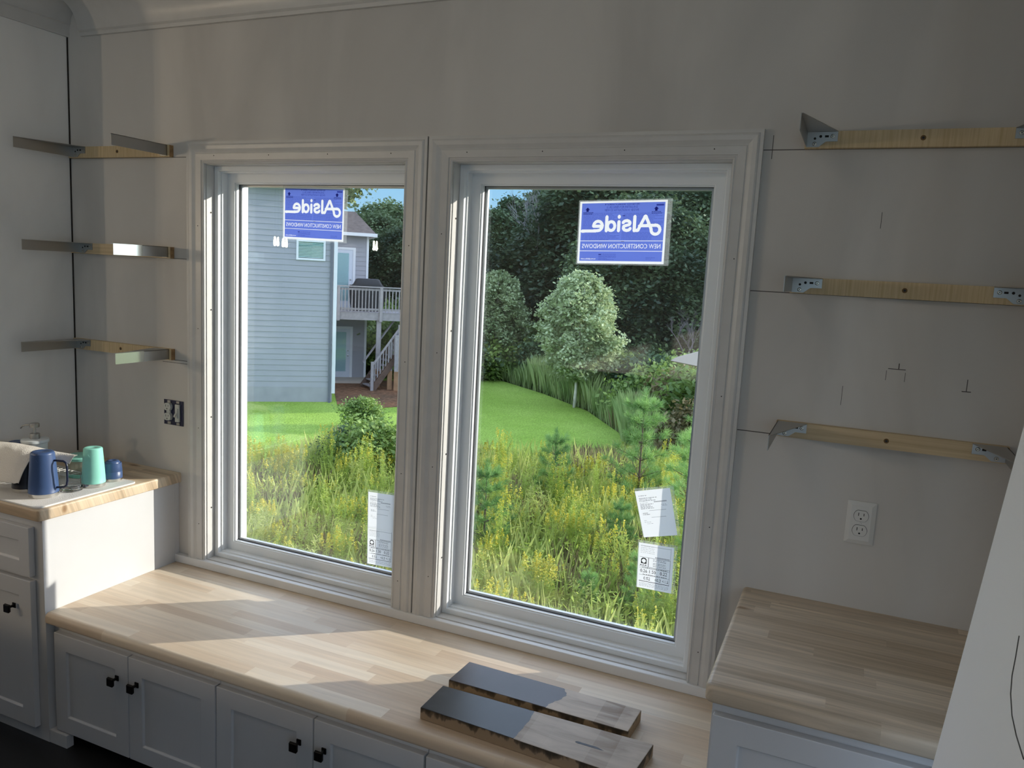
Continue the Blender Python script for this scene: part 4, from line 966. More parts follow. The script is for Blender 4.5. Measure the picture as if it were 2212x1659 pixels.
laps(-8, 1.62, YB, 0.04, 6.0, [(0, 1.14, 0, 2.22), (0, 1.18, 2.92, 5.42)]).build('lap_siding', SID, house)
MB().box(-8, 1.63, YB, 12.3, 0, 6.0).build('rear_wall', SID, house)
MB().box(1.62, 1.71, YB-.03, YB+.1, 0, 6.0).build('corner_board', WHT, house)
def hdoor(u0, u1, z0, z1, nm):
    d = MB().box(u0, u1, YB-.03, YB-.001, z0, z1).build(nm, mat('white_house_door', (.62, .66, .74), .5), house)
    MB().box(u1, u1+.10, YB-.05, YB, z0, z1+.09).box(u0-.10, u0, YB-.05, YB, z0, z1+.09).box(u0, u1, YB-.05, YB, z1, z1+.09).build('door_casing', WHT, d)
    bl = MB(); z = z0+.3
    while z < z1-.16: bl.add([(u0+.16, YB-.031, z), (u1-.17, YB-.031, z), (u1-.17, YB-.040, z+.02), (u0+.16, YB-.040, z+.02)], [(0, 1, 2, 3)]); z += .027
    bl.build('blind', BLD, d); MB().box(u0+.15, u1-.16, YB-.048, YB-.045, z0+.28, z1-.14).build('door_glass', HGL, d)
    MB().lathe([(.0, .0), (.03, .0), (.035, .05), (.0, .06)], 12, (u1-.08, YB-.03, z0+.95), 0, 'y').lathe([(.0, .0), (.03, .0), (.03, .03), (.0, .03)], 12, (u1-.08, YB-.03, z0+1.15), 0, 'y').build('door_knob', M['steel'], d)
hdoor(.10, 1.04, .06, 2.12, 'door'); hdoor(.10, 1.08, 2.98, 5.34, 'door')
rf = MB().add([(-8.3, YB-.35, 6.0), (1.98, YB-.35, 6.0), (1.98, 12.6, 6.0), (-8.3, 12.6, 6.0), (-8.3, 9.1, 7.10), (1.45, 9.1, 7.10)], [(0, 1, 5, 4), (2, 3, 4, 5), (1, 2, 5), (3, 0, 4), (0, 3, 2, 1)]); rf.build('rear_roof', SHG, house)
MB().box(-8.3, 2.0, YB-.45, YB-.34, 5.90, 6.03).box(1.86, 2.0, YB-.36, 12.6, 5.88, 6.0).build('gutter', WHT, house)
# patio slab and bare earth under the deck
o = MB().prism([(.2, 4.3), (1.95, 4.3), (2.05, YB), (.2, YB)], 'z', 0, .10).build('patio_slab', mat('pale_concrete', (.50, .44, .38), .9)); o.location = HX; o.rotation_euler = (0, 0, HA); tag(o, 'pale concrete patio slab at the lower door of the grey house', 'patio')
o = MB().prism([(.15, -.8), (1.2, -1.3), (2.4, -.9), (3.6, .6), (4.4, 2.4), (4, 4.6), (2.8, 5.2), (.3, 5.2)], 'z', 0.004, .012).build('bare_earth', ground_mat('red_clay_soil', (.12, .085, .06), (.26, .13, .07), .35, 7)); o.location = HX; o.rotation_euler = (0, 0, HA); tag(o, 'patch of bare reddish earth under the wooden deck', 'earth', kind='stuff')
# deck
deck = empty('wooden_deck', HX, HA); tag(deck, 'raised weathered wooden deck with baluster railing behind the grey house', 'deck')
DZ = Z_(-.65); DY = 3.26
MB().box(.22, 5.4, DY, YB-.02, DZ-.04, DZ).build('deck_floor', DECKW, deck)
MB().box(.22, 5.4, DY-.04, DY, DZ-.30, DZ+.0).box(5.4, 5.44, DY-.04, YB, DZ-.30, DZ).build('rim_board', DECKW, deck)
for u_ in (.38, 2.00, 3.6, 5.35): MB().box(u_-.055, u_+.055, DY-.13, DY-.04, DZ-.34, DZ+.98).build('rail_post', DECKW, deck)
MB().box(.22, 5.4, DY-.14, DY+.0, DZ+.96, DZ+1.0).build('top_rail', DECKW, deck)
MB().box(.22, 5.4, DY-.07, DY-.03, DZ+.84, DZ+.92).build('upper_rail', DECKW, deck)
MB().box(.22, 5.4, DY-.07, DY-.03, DZ+.08, DZ+.16).build('bottom_rail', DECKW, deck)
u_ = .50
while u_ < 3.9:
    MB().box(u_-.019, u_+.019, DY-.105, DY-.07, DZ+.03, DZ+.92).build('baluster', DECKW, deck); u_ += .129
for u_, y_, bounce in ((1.95, DY+.02, 1), (5.1, DY+.02, 0), (2.58, DY-.75, 0), (2.36, DY-.5, 0)):
    top = DZ-.30 if y_ > DY-.1 else Z_(-1.75)+.1*(u_ > 2.5)*3
    p = MB().box(u_-.09, u_+.09, y_, y_+.14, -.3, top, 0).box(u_-.092, u_+.092, y_-.002, y_+.142, -.3, .75, 1); p.build('support_post', [DECKW, CLAY_BOUNCE], deck)  # post bases coloured orange for sun bounced off the red earth
# stairs rising to the deck
st = empty('deck_stairs', HX, HA); tag(st, 'open wooden stairs with railing climbing to the deck', 'stairs')
s0 = Vector((1.64, 2.55, .02)); s1 = Vector((3.65, 3.12, DZ-.2)); dirn = Vector((s1.x-s0.x, s1.y-s0.y, 0)).normalized(); side = Vector((-dirn.y, dirn.x, 0))
def stp(t, s, dz=0): p = s0.lerp(s1, t)+side*s; return (p.x, p.y, p.z+dz)
STW = mat('dark_stair_wood', (.13, .085, .065), .85, noise=.2, nscale=5)
for s in (-.02, .95): MB().bar(stp(0, s), stp(1, s), .05, .26).build('stringer', STW, st)
for k in range(14):
    t = (k+.7)/14.2; a = stp(t, .0, -.02); c = stp(t, .93, -.02); MB().bar(a, c, .22, .04).build('tread', DECKW, st)
MB().bar(stp(0, -.02, .95), stp(1, -.02, .95), .09, .05).build('handrail', DECKW, st); MB().bar(stp(0.02, -.02, .22), stp(1, -.02, .22), .05, .07).build('lower_rail', STW, st)
MB().bar(stp(0, .95, .95), stp(1, .95, .95), .09, .05).build('handrail', DECKW, st)
for t in (0.0, .52): p = stp(t, -.02); MB().box(p[0]-.055, p[0]+.055, p[1]-.1, p[1]+.01, 0 if t == 0 else p[2]-.3, p[2]+1.1).build('newel_post', DECKW, st)
for k in range(1, 19):
    p = stp(k/19, -.02); MB().box(p[0]-.018, p[0]+.018, p[1]-.04, p[1]-.005, p[2]+.2, p[2]+.94).build('baluster', DECKW, st)
# covered grill on the deck
def grill():
    r = empty('covered_grill', HX, HA); tag(r, 'barbecue grill under a black cover on the deck', 'grill')
    b = MB(); prof = [(.62, .10), (.66, .30), (.70, .86), (.72, .92), (.55, 1.06), (.46, 1.24), (.40, 1.27), (0, 1.28)]
    n = 48; vs = []
    for i, (rr, z) in enumerate(prof):
        for j in range(n):
            t = 2*PI*j/n; c, s = math.cos(t), math.sin(t); e = .35
            x = rr*math.copysign(abs(c)**e, c); y = .30*min(1, rr/.5)*math.copysign(abs(s)**e, s); k = 1+.025*math.sin(9*t+i)*(z < 1.1)
            vs.append((1.58+x*k, 4.35+y*k, DZ+z))
    b.add(vs, [(i*n+j, i*n+(j+1) % n, (i+1)*n+(j+1) % n, (i+1)*n+j) for i in range(len(prof)-1) for j in range(n)])
    b.build('cover', mat('black_grill_cover', (.018, .018, .022), .55), r, smooth=True)
    for u_ in (1.1, 2.05): MB().lathe([(.0, -.03), (.06, -.03), (.06, .03), (0, .03)], 16, (u_, 4.2, DZ+.061), 0, 'y').build('wheel', M['gasket'], r)
    MB().box(1.0, 2.15, 4.15, 4.55, DZ+.06, DZ+.12).build('base_shelf', M['gasket'], r)
grill()
# patio umbrella at the right
um = empty('patio_umbrella', (-2.30, 18.5, G0)); tag(um, 'beige patio umbrella half hidden by the right window frame', 'umbrella')
b = MB(); n = 8; rim = [(1.52*math.cos(2*PI*k/n+.45), 1.52*math.sin(2*PI*k/n+.45), 2.75) for k in range(n)]
b.add(rim+[(p[0]*.97, p[1]*.97, 2.72) for p in rim]+[(0, 0, 3.28), (0, 0, 3.25)], [(k, (k+1) % n, 16) for k in range(n)]+[((k+1) % n+8, k+8, 17) for k in range(n)]+[(k, k+8, (k+1) % n+8, (k+1) % n) for k in range(n)])
b.build('canopy', mat('beige_canvas', (.30, .26, .20), .9), um)
MB().tube([(0, 0, 0), (0, 0, 3.3)], .025, 10).build('pole', M['bronze'], um)
MB().lathe([(.28, 0), (.28, .06), (.06, .09), (.03, .3)], 20).build('base', FND, um)

# ------------------------------------------------------------------ plants
def mesh_np(name, V, F, mats, mi=None):
    me = bpy.data.meshes.new(name); n = len(V); V = np.asarray(V, np.float32); F = np.asarray(F, np.int32); k = F.shape[1]
    me.vertices.add(n); me.vertices.foreach_set('co', V.ravel()); me.loops.add(F.size); me.loops.foreach_set('vertex_index', F.ravel())
    me.polygons.add(len(F)); me.polygons.foreach_set('loop_start', np.arange(0, F.size, k)); 
    for m in mats: me.materials.append(m)
    if mi is not None: me.polygons.foreach_set('material_index', np.asarray(mi, np.int32))
    me.update(calc_edges=True); return me
def quads(C, size, aspect=1.6, up=.5):
    """random leaf quads (pointed: kite shape) centred at C"""
    n = len(C); nrm = rng.normal(size=(n, 3)); nrm[:, 2] = abs(nrm[:, 2])+up; nrm /= np.linalg.norm(nrm, axis=1)[:, None]
    a = rng.normal(size=(n, 3)); a -= (a*nrm).sum(1)[:, None]*nrm; a /= np.linalg.norm(a, axis=1)[:, None]; b = np.cross(nrm, a)
    s = size*rng.uniform(.6, 1.3, n)[:, None]; L_ = a*s*aspect/2; W_ = b*s/2
    V = np.stack([C-L_, C+W_-L_*.1, C+L_, C-W_-L_*.1], 1).reshape(-1, 3); return V, np.arange(4*n).reshape(-1, 4)
def blades(B, h, w, lean=.25, segs=1):
    n = len(B); d = rng.normal(size=(n, 2)); d /= np.linalg.norm(d, axis=1)[:, None]+1e-9
    hh = h*rng.uniform(.6, 1.2, n) if np.isscalar(h) else h; ln = lean*hh*rng.uniform(.2, 1.2, n); ww = w*rng.uniform(.6, 1.3, n)
    pr = np.stack([-d[:, 1], d[:, 0]], 1)*ww[:, None]/2
    r2 = rng.normal(size=(n, 2)); r2 /= np.linalg.norm(r2, axis=1)[:, None]; pr = r2*ww[:, None]/2
    P0 = np.concatenate([B[:, :2]-pr, B[:, 2:3]], 1); P1 = np.concatenate([B[:, :2]+pr, B[:, 2:3]], 1)
    mid = np.concatenate([B[:, :2]+d*(ln*.35)[:, None]+pr*.8, (B[:, 2]+hh*.6)[:, None]], 1)
    T = np.concatenate([B[:, :2]+d*ln[:, None], (B[:, 2]+hh)[:, None]], 1)
    V = np.stack([P0, P1, mid, T], 1).reshape(-1, 3); return V, np.arange(4*n).reshape(-1, 4)
LF = {'forest1': leaf_mat('forest_leaves_dark', (.028, .060, .034), (.15, .22, .10), .3, fine=.8),
      'forest2': leaf_mat('forest_leaves_mid', (.06, .12, .055), (.20, .28, .12), .3, fine=.9),
      'maple': leaf_mat('maple_leaves', (.21, .29, .13), (.47, .56, .31), .3, fine=1.5),
      'shrub': leaf_mat('shrub_leaves', (.11, .20, .05), (.32, .44, .11), .35, fine=1.2),
      'rust': leaf_mat('reddish_leaves', (.16, .15, .06), (.36, .28, .15), .35, fine=2.0),
      'pine': leaf_mat('pine_needles', (.14, .28, .08), (.36, .56, .17), .3, fine=2.5),
      'weed': leaf_mat('goldenrod_leaves', (.34, .46, .08), (.72, .80, .18), .5, fine=2.0),
      'gold': leaf_mat('goldenrod_flowers', (.42, .42, .05), (.72, .62, .08), .4, fine=4),
      'grass': leaf_mat('meadow_grass', (.28, .38, .08), (.68, .68, .24), .45, fine=.6),
      'band': leaf_mat('tall_field_grass', (.26, .38, .13), (.50, .60, .26), .45, fine=.7),
      'straw': leaf_mat('dry_straw', (.20, .17, .08), (.40, .34, .18), .4, fine=1.0)}
BARK = mat('grey_bark', (.16, .14, .12), .9, noise=.3, nscale=4); PALE = mat('pale_maple_bark', (.66, .63, .57), .9, noise=.2, nscale=6); BROWN = mat('brown_twig', (.10, .07, .05), .9)
def place(name, me, loc, s=1.0, rz=0.0, parent=None, sz=None):
    o = bpy.data.objects.new(name, me); COL.objects.link(o); o.location = loc; o.scale = (s, s, sz or s); o.rotation_euler = (0, 0, rz)
    if parent: o.parent = parent
    return o
def crown(nclu, per, rad, zc, rz, leaf, seed, shape='oval', low=.0, spread=.09, bumps=.12):
    """leaf clusters on and inside a lumpy ellipsoid"""
    g = np.random.default_rng(seed); u = g.uniform(-1, 1, nclu); t = g.uniform(0, 2*PI, nclu)
    r = g.uniform(.45, 1.0, nclu)**.6
    if shape == 'cone': w = np.clip((1-u)/2, 0, 1)**.75*1.1
    elif shape == 'ovate': w = np.sqrt(np.clip(1-u*u, 0, 1))*(1-.22*u)
    else: w = np.sqrt(np.clip(1-u*u, 0, 1))
    lump = 1+bumps*np.sin(3*t+u*5+seed)+bumps*.8*np.sin(5*t-u*7)
    C = np.stack([rad*r*w*lump*np.cos(t), rad*r*w*lump*np.sin(t), zc+rz*u*(.9+.1*r)], 1)
    P = (C[:, None, :]+g.normal(size=(nclu, per, 3))*spread*rad*np.array([1, 1, .7])).reshape(-1, 3)
    return quads(P, leaf)
# --- the wood behind the lawn: five kinds of trees (unit = metres at height 10)
FT = []
for k, (shape, rad, m, lw) in enumerate((('oval', 2.7, 'forest1', .0), ('ovate', 2.4, 'forest2', 0), ('oval', 3.1, 'forest1', 0), ('cone', 2.3, 'forest2', 0), ('ovate', 2.9, 'forest1', 0))):
    V, F = crown(900, 46, rad, 5.6, 4.4, .145, 40+k, shape, spread=.13)
    FT.append(mesh_np('forest_crown', V, F, [LF[m]]))
tb = MB().tube([(0, 0, -.3), (.05, 0, 3), (-.05, .05, 6), (0, 0, 9.3)], [.17, .14, .10, .03], 7)
for a in range(7): t = a*2.4; tb.tube([(0, 0, 3+a*.75), (math.cos(t)*1.4, math.sin(t)*1.4, 4.2+a*.75)], [.06, .02], 5)
trunk_me = tb.build('t', BARK); tm = trunk_me.data; tm.name = 'forest_trunk'; bpy.data.objects.remove(trunk_me)
def forest():
    R_ = random.Random(11)
    def one(deg, D, h, k):
        x, y = polar(deg, D); r = empty('forest_tree', (x, y, G0), R_.uniform(0, 6.28)); s = h/10.0; w = s*R_.uniform(.95, 1.25)
        c = place('crown', FT[k], (0, 0, 0), w, 0, r, s); t = place('trunk', tm, (0, 0, 0), s, 0, r)
        kd = ('dark rounded', 'mid green tapering', 'dark rounded', 'mid green pointed', 'dark rounded')[k]
        wh = 'left of the maples, seen in the left window' if deg > 28 else ('between the two maples' if deg > 20.5 else ('behind the middle maple' if deg > 14 else 'at the right behind the umbrella'))
        rw = 'front row' if D < 40 else ('middle row' if D < 47 else 'back row')
        tag(r, '%s leafy tree in the %s of the wood, %s' % (kd, rw, wh), 'tree', 'trees of the wood: %s %s, %s' % (kd, rw, wh))
    def hgt(deg, D, el): return (1.17-G0)+D*math.tan(math.radians(el))
    deg = 46.0
    while deg > 4:
        # treetop elevation seen from the room: lower at the left, rising to the right
        el = 3.9 if deg > 27 else (5.1 if deg > 18.5 else 8.2)
        if 24 < deg < 27: el = 4.7
        if deg <= 12: el = 7.6
        one(deg+R_.uniform(-.5, .5), R_.uniform(41, 45) if deg > 14 else R_.uniform(34, 40), 0, 0) if False else None
        D = R_.uniform(41, 46); one(deg, D, hgt(deg, D, el-R_.uniform(.3, 2.0)), R_.randrange(5))
        D = R_.uniform(49, 56); one(deg+R_.uniform(.3, 1.5), D, hgt(deg, D, el+R_.uniform(-1.2, .3)), R_.randrange(5))
        if deg < 20: D = R_.uniform(36, 39.5); one(deg-R_.uniform(.3, 1.2), D, hgt(deg, D, el-R_.uniform(2.5, 5)), R_.randrange(5))
        deg -= 2.05
forest()
# --- bare branched trees
def bare(x, y, h, label, seed, m):
    g = random.Random(seed); b = MB()
    def grow(p, d, L_, r, lv):
        q = p+d*L_; b.tube([p, p.lerp(q, .5)+Vector((g.uniform(-1, 1), g.uniform(-1, 1), 0))*L_*.05, q], [r, r*.8, r*.6], 5)
        if lv: 
            for _ in range(3 if lv > 1 else 4): grow(p.lerp(q, g.uniform(.45, 1)), (d+Vector((g.uniform(-1, 1), g.uniform(-1, 1), g.uniform(0, .6)))*.65).normalized(), L_*g.uniform(.5, .72), r*.55, lv-1)
    grow(Vector((0, 0, 0)), Vector((0, 0, 1)), h*.42, h*.012, 5); o = b.build('bare_tree', m); o.location = (x, y, G0); tag(o, label, 'tree')
bare(*polar(20.3, 40), 11.3, 'tall leafless grey tree against the sky at the left of the right window', 5, mat('bleached_wood', (.30, .29, .30), .9))
bare(*polar(11.0, 33.5), 4.2, 'small grey leafless tree left of the umbrella', 9, mat('grey_purple_twigs', (.20, .17, .18), .9))
# --- young maples on the lawn
def maple(x, y, h, rad, z_low, label, seed):
    r = empty('maple_tree', (x, y, G0)); tag(r, label, 'tree')
    V, F = crown(760, 34, rad, (z_low+h)/2-.05, (h-z_low)/2, .092, seed, 'ovate', spread=.085, bumps=.2)
    V2 = []; C = []
    g = np.random.default_rng(seed+1)
    for k in range(40):           # shoots that spike out of the top and sides
        t = g.uniform(0, 2*PI); u_ = g.uniform(.1, 1); w = math.sqrt(max(0, 1-u_*u_))
        p = np.array([rad*w*math.cos(t), rad*w*math.sin(t), (z_low+h)/2+(h-z_low)/2*u_]); d = np.array([math.cos(t)*.25*w, math.sin(t)*.25*w, 1])*g.uniform(.25, .5)
        C += [p*[.93, .93, .96]+d*s_+g.normal(size=3)*.04 for s_ in np.linspace(0, 1, 14)]
    Vb, Fb = quads(np.array(C), .085); F = np.concatenate([F, Fb+len(V)]); V = np.concatenate([V, Vb])
    place('crown', mesh_np('maple_crown', V, F, [LF['maple']]), (0, 0, 0), parent=r)
    b = MB().tube([(0, 0, -.1), (.02, 0, z_low*.6), (0, .02, z_low+.2), (.03, 0, h*.55), (0, 0, h*.85)], [.065, .052, .045, .03, .012], 10)
    for k in range(12): t = k*2.4; z = z_low+.1+k*.2; b.tube([(0, 0, z), (math.cos(t)*rad*.35, math.sin(t)*rad*.35, z+.45), (math.cos(t)*rad*.7, math.sin(t)*rad*.7, z+1.1)], [.022, .014, .005], 6)
    b.build('trunk', PALE, r, smooth=True)
maple(-8.53, 24.77, 4.9, 1.30, 1.15, 'young maple with a full green crown in the middle of the right window', 3)
maple(-14.35, 30.2, 4.75, 1.25, 1.15, 'young maple at the left edge of the right window, farther back on the lawn', 8)
# --- shrubs
SH = []
for k, (m, sd_) in enumerate((('shrub', 1), ('shrub', 2), ('rust', 3), ('forest2', 4))):
    V, F = crown(230, 26, 1.0, .75, .8, .095, 70+sd_, 'oval', spread=.2, bumps=.2); V[:, 2] = np.maximum(V[:, 2], .0); SH.append(mesh_np('shrub_foliage', V, F, [LF[m]]))
def shrub(x, y, s, k, label, grp=None, sz=None):
    o = place('shrub', SH[k], (x, y, G0), s, random.uniform(0, 6), sz=sz); tag(o, label, 'shrub', grp)
for i, (x, y, s, k, lb_) in enumerate(((-5.3, 23.2, 1.15, 0, 'green shrub just right of the lawn\'s tip'), (-4.5, 25.2, 1.35, 1, 'tall yellowish green shrub behind the lawn\'s tip'), (-3.9, 22.2, 1.25, 2, 'pinkish bronze shrub under the umbrella'),
        (-2.9, 21.2, 1.45, 0, 'bright green shrub at the right edge of the right window'), (-6.1, 25.9, 1.2, 3, 'dark green shrub behind the lawn, right of the maple'), (-7.6, 27.3, 1.15, 1, 'low shrub behind the maple trunk'),
        (-2.7, 18.6, 1.0, 2, 'reddish leaved shrub low at the right window edge'), (-12.3, 16.8, .55, 1, 'small yellow-green bush in front of the bare earth'), (-8.9, 12.4, .8, 0, 'bright green bush low in the left window'), (-8.0, 13.6, .75, 1, 'yellow-green bush at the right side of the left window'), (-9.9, 12.8, .6, 3, 'darker bush beside the bright green one'))):
    shrub(x, y, s, k, lb_)
gbk = 0
for i in range(16):
    deg = 36-i*1.55; x, y = polar(deg, 36.5+2.2*math.sin(i*1.7)); 
    shrub(x, y, 1.1+.5*random.random(), (3, 0, 3, 1)[i % 4], ('dark' if i % 4 in (0, 2) else 'bright')+' green shrub along the foot of the wood', ('dark' if i % 4 in (0, 2) else 'bright')+' shrubs along the foot of the wood')
o = place('shrub', SH[0], (-19.6, 29.6, G0), .75, 0, sz=1.75); tag(o, 'slim upright light green shrub seen under the deck', 'shrub')
# --- young pines in the meadow
def pine_mesh(seed, h=2.4):
    g = np.random.default_rng(seed); Vs = []; Fs = []; off = 0; tw = MB().tube([(0, 0, -.1), (0, 0, h*.5), (0, 0, h*.96)], [.028, .018, .006], 6)
    tips = []
    nw = 6
    for w in range(nw):
        z = h*(.16+.14*w); L_ = h*.30*(1-w/nw*.72); nb = 6
        for k in range(nb):
            t = 2*PI*k/nb+g.uniform(-.3, .3)+w; d = np.array([math.cos(t), math.sin(t), .45]); p0 = np.array([0, 0, z]); p1 = p0+d*L_*g.uniform(.8, 1.1)
            tw.tube([tuple(p0), tuple(p1)], [.010, .004], 4)
            for f in (.45, .7, .88, 1.0): tips.append((p0+(p1-p0)*f+g.normal(size=3)*.03, d))
    for z in np.linspace(.8, 1, 5): tips.append((np.array([0, 0, h*z]), np.array([0, 0, 1.])))
    C = []
    n = 46; V = []; 
    for c, d in tips:
        dd = g.normal(size=(n, 3))*.75+d*.9+[0, 0, .25]; dd /= np.linalg.norm(dd, axis=1)[:, None]; L_ = .155*g.uniform(.7, 1.1, n)[:, None]
        s = np.cross(dd, g.normal(size=(n, 3))); s /= np.linalg.norm(s, axis=1)[:, None]; s *= .0042; c0 = c+g.normal(size=(n, 3))*.025
        V.append(np.stack([c0-s, c0+s, c0+dd*L_+s*.3, c0+dd*L_-s*.3], 1).reshape(-1, 3))
    V = np.concatenate(V); return mesh_np('pine_foliage', V, np.arange(len(V)).reshape(-1, 4), [LF['pine']]), tw
PM = []
for s_ in (1, 2, 3):
    me, tw = pine_mesh(s_); o = tw.build('t', BROWN); PM.append((me, o.data)); bpy.data.objects.remove(o)
def pine(x, y, h, k, label, grp=None):
    r = empty('young_pine', (x, y, G0), random.uniform(0, 6)); tag(r, label, 'pine', grp); s = h/2.4
    place('foliage', PM[k][0], (0, 0, 0), s*.92, 0, r, s); place('stem', PM[k][1], (0, 0, 0), s, 0, r)
for x, y, h, k, lb_ in ((-4.55, 8.9, 1.75, 0, 'young pine at the lower left of the right window'), (-6.2, 10.3, 2.3, 1, 'tall young pine at the left edge of the right window'), (-3.15, 13.3, 2.5, 2, 'tall dark young pine at the right of the meadow'),
        (-2.55, 9.8, 1.25, 0, 'small young pine left of the tilted form'), (-4.6, 12.2, 1.7, 1, 'young pine in the middle of the meadow'), (-1.75, 11.4, 2.3, 2, 'young pine at the right edge of the right window'),
        (-1.7, 7.9, 1.15, 1, 'low young pine at the bottom of the right window'), (-1.15, 9.3, 1.8, 0, 'young pine behind the rating label of the right window'), (-2.2, 15.2, 2.2, 0, 'young pine beyond the tall dark one'), (-2.35, 7.6, .85, 2, 'smallest pine at the bottom edge of the right window')):
    pine(x, y, h, k, lb_)
# --- goldenrod and weeds
def weed_mesh(seed, h, flower, m1='weed', leafl=.10):
    g = np.random.default_rng(seed); ns = 8; V = []; F = []; mi = []; off = 0
    stems = [(g.uniform(-.17, .17), g.uniform(-.17, .17), h*g.uniform(.7, 1.0), g.uniform(-.12, .12), g.uniform(-.12, .12)) for _ in range(ns)]
    for sx, sy, sh, lx, ly in stems:
        b0 = np.array([[sx, sy, 0.]]); top = np.array([sx+lx, sy+ly, sh])
        for w in ((.004, 0), (0, .004)):
            q = np.array([[sx-w[0], sy-w[1], 0], [sx+w[0], sy+w[1], 0], top+[w[0]*.4, w[1]*.4, 0], top-[w[0]*.4, w[1]*.4, 0]]); V.append(q); F.append(np.arange(4)[None]+off); off += 4; mi += [0]
        n = int(sh*66); t = g.uniform(.12, .98, n)[:, None]; P = np.array([sx, sy, 0])*(1-t)+top*t; a = g.uniform(0, 2*PI, n); L_ = leafl*g.uniform(.6, 1.1, n)*(1.15-t[:, 0]*.6)
        d = np.stack([np.cos(a), np.sin(a), g.uniform(.2, .8, n)], 1); s = np.stack([-np.sin(a), np.cos(a), np.zeros(n)], 1)*.0062
        q = np.stack([P, P+d*L_[:, None]*.5+s, P+d*L_[:, None]*1.0+[0, 0, -.01], P+d*L_[:, None]*.5-s], 1).reshape(-1, 3); V.append(q); F.append(np.arange(4*n).reshape(-1, 4)+off); off += 4*n; mi += [0]*n
        if flower:
            n = int(70*flower); t = g.uniform(0, 1, n); a = g.uniform(0, 2*PI, n); r = .055*(1-t*.8)*g.uniform(.2, 1, n)
            P = np.stack([top[0]+np.cos(a)*r, top[1]+np.sin(a)*r, top[2]-.12+t*.20], 1); Vq, Fq = quads(P, .020, 1.4); V.append(Vq); F.append(Fq+off); off += len(Vq); mi += [1]*n
    return mesh_np('weed_leaves', np.concatenate(V), np.concatenate(F), [LF[m1], LF['gold']], mi)
WM = [weed_mesh(1, 1.05, 1.0), weed_mesh(2, 1.2, 0), weed_mesh(3, .95, .5), weed_mesh(4, 1.25, .35), weed_mesh(5, 1.1, 0, 'grass', .14)]
def meadow_pt(R_, dmin, dmax, a0=-6, a1=44):
    while True:
        D = dmin+(dmax-dmin)*R_.random()**.8; a = R_.uniform(a0, a1); x, y = polar(a, D)
        if y < 5.8 or inlawn(x, y): continue
        
        if any((x-p[0])**2+(y-p[1])**2 < .16 for p in ((-4.55, 8.9), (-2.55, 9.8))): continue
        return x, y, D
R_ = random.Random(21)
for i in range(290):
    x, y, D = meadow_pt(R_, 8.6, 17.5); k = R_.choice((0, 0, 1, 2, 2, 3, 3, 4))
    o = place('goldenrod', WM[k], (x, y, G0-.02), R_.uniform(.8, 1.15), R_.uniform(0, 6.3))
    az = math.degrees(math.atan2(-(x-CAMXY[0]), y-CAMXY[1])); wh = ('near and ' if D < 12.5 else 'farther out, ')+('below the left window' if az > 30.3 else 'below the right window')
    nm = ('full yellow plumes', 'green tops', 'small yellow plumes', 'faint yellow tips', 'narrow pale leaves')[k]
    tag(o, 'leafy goldenrod clump with %s, %s' % (nm, wh), 'wildflower', 'goldenrod clumps with %s, %s' % (nm, wh))
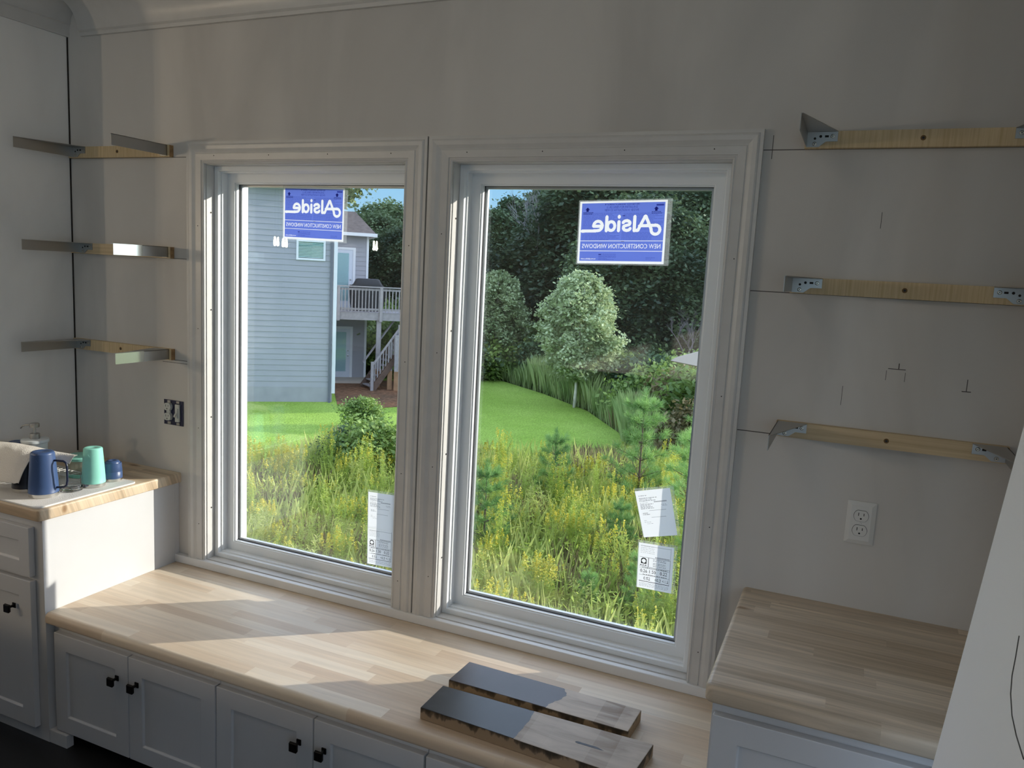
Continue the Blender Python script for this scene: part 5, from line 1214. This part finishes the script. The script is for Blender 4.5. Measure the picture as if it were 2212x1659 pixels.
# the countless rest of the meadow: grasses and stalks, one object
def meadow():
    V = []; F = []; mi = []; off = 0; g = rng
    def addv(v, f, m):
        nonlocal off
        V.append(v); F.append(f+off); off += len(v); mi.extend([m]*len(f))
    def pts(n, a0, a1, d0, d1, cond=None):
        a = np.radians(g.uniform(a0, a1, n)); D = d0+(d1-d0)*g.uniform(0, 1, n)**.85; x = CAMXY[0]-np.sin(a)*D; y = CAMXY[1]+np.cos(a)*D
        k = np.array([(not inlawn(p, q)) and q > 5.6 for p, q in zip(x, y)]); return np.stack([x[k], y[k], np.full(k.sum(), G0-.05)], 1)
    P = pts(90000, -7, 44, 8, 26)
    cl = np.sin(P[:, 0]*1.3+.5*P[:, 1])*np.cos(P[:, 1]*.9-P[:, 0]*.4)
    a = P[cl > -.1]; b = P[cl <= -.1]
    addv(*blades(a, .46, .0055, .4), 0); addv(*blades(b, .62, .0055, .3), 1)
    P = pts(9000, -7, 44, 8, 19); addv(*blades(P, .8, .005, .3), 0)
    P = pts(34000, -7, 44, 8, 18); P[:, 2] += g.uniform(.02, .75, len(P))**1.0; addv(*quads(P, .022, 4.5, .1), 2)
    # low leafy ground layer
    P = pts(16000, -7, 44, 8, 22); P[:, 2] += g.uniform(.02, .45, len(P)); addv(*quads(P, .085, 2.0), 2)
    # tall grass band behind the lawn
    E = np.array([(-4.9, 18.6), (-5.4, 20.6), (-7.9, 24.4), (-10.6, 27.0), (-14.7, 30.2), (-19, 34.5), (-26, 37.5)]); t = g.uniform(0, len(E)-1.001, 24000); i = t.astype(int); f = (t-i)[:, None]
    P = E[i]*(1-f)+E[i+1]*f; dr = E[i+1]-E[i]; nn = np.stack([-dr[:, 1], dr[:, 0]], 1); nn /= np.linalg.norm(nn, axis=1)[:, None]; P = P-nn*(g.uniform(-.1, 3.6, len(P)))[:, None]*np.array([[1, 1]])*(-1 if False else -1)*-1
    # keep only points that fall off the lawn
    k = np.array([not inlawn(*p) for p in P]); P = P[k]; P = np.concatenate([P, np.full((len(P), 1), G0-.05)], 1)
    addv(*blades(P, 1.05+.35*np.sin(P[:, 0]*2.1)+g.uniform(-.2, .2, len(P)), .026, .3), 3)
    me = mesh_np('meadow_grass', np.concatenate(V), np.concatenate(F), [LF['grass'], LF['straw'], LF['weed'], LF['band']], mi)
    o = bpy.data.objects.new('meadow_grass', me); COL.objects.link(o); tag(o, 'unmown meadow of tall grasses, straw and weeds below the windows', 'grass', kind='stuff')
meadow()
# tall tree whose crown edge shows beside the grey house's eave
x, y = polar(36.3, 40); r = empty('tall_tree', (x, y, G0)); tag(r, 'tall tree behind the grey house, its leafy edge beside the eave', 'tree')
V, F = crown(150, 30, 1.75, 9.9, 2.4, .17, 91, 'oval', spread=.14, bumps=.25); place('crown', mesh_np('tall_crown', V, F, [LF['maple']]), (0, 0, 0), parent=r)
MB().tube([(0, 0, -.2), (0, 0, 5), (.1, 0, 10.5)], [.2, .15, .05], 8).build('trunk', BARK, r)
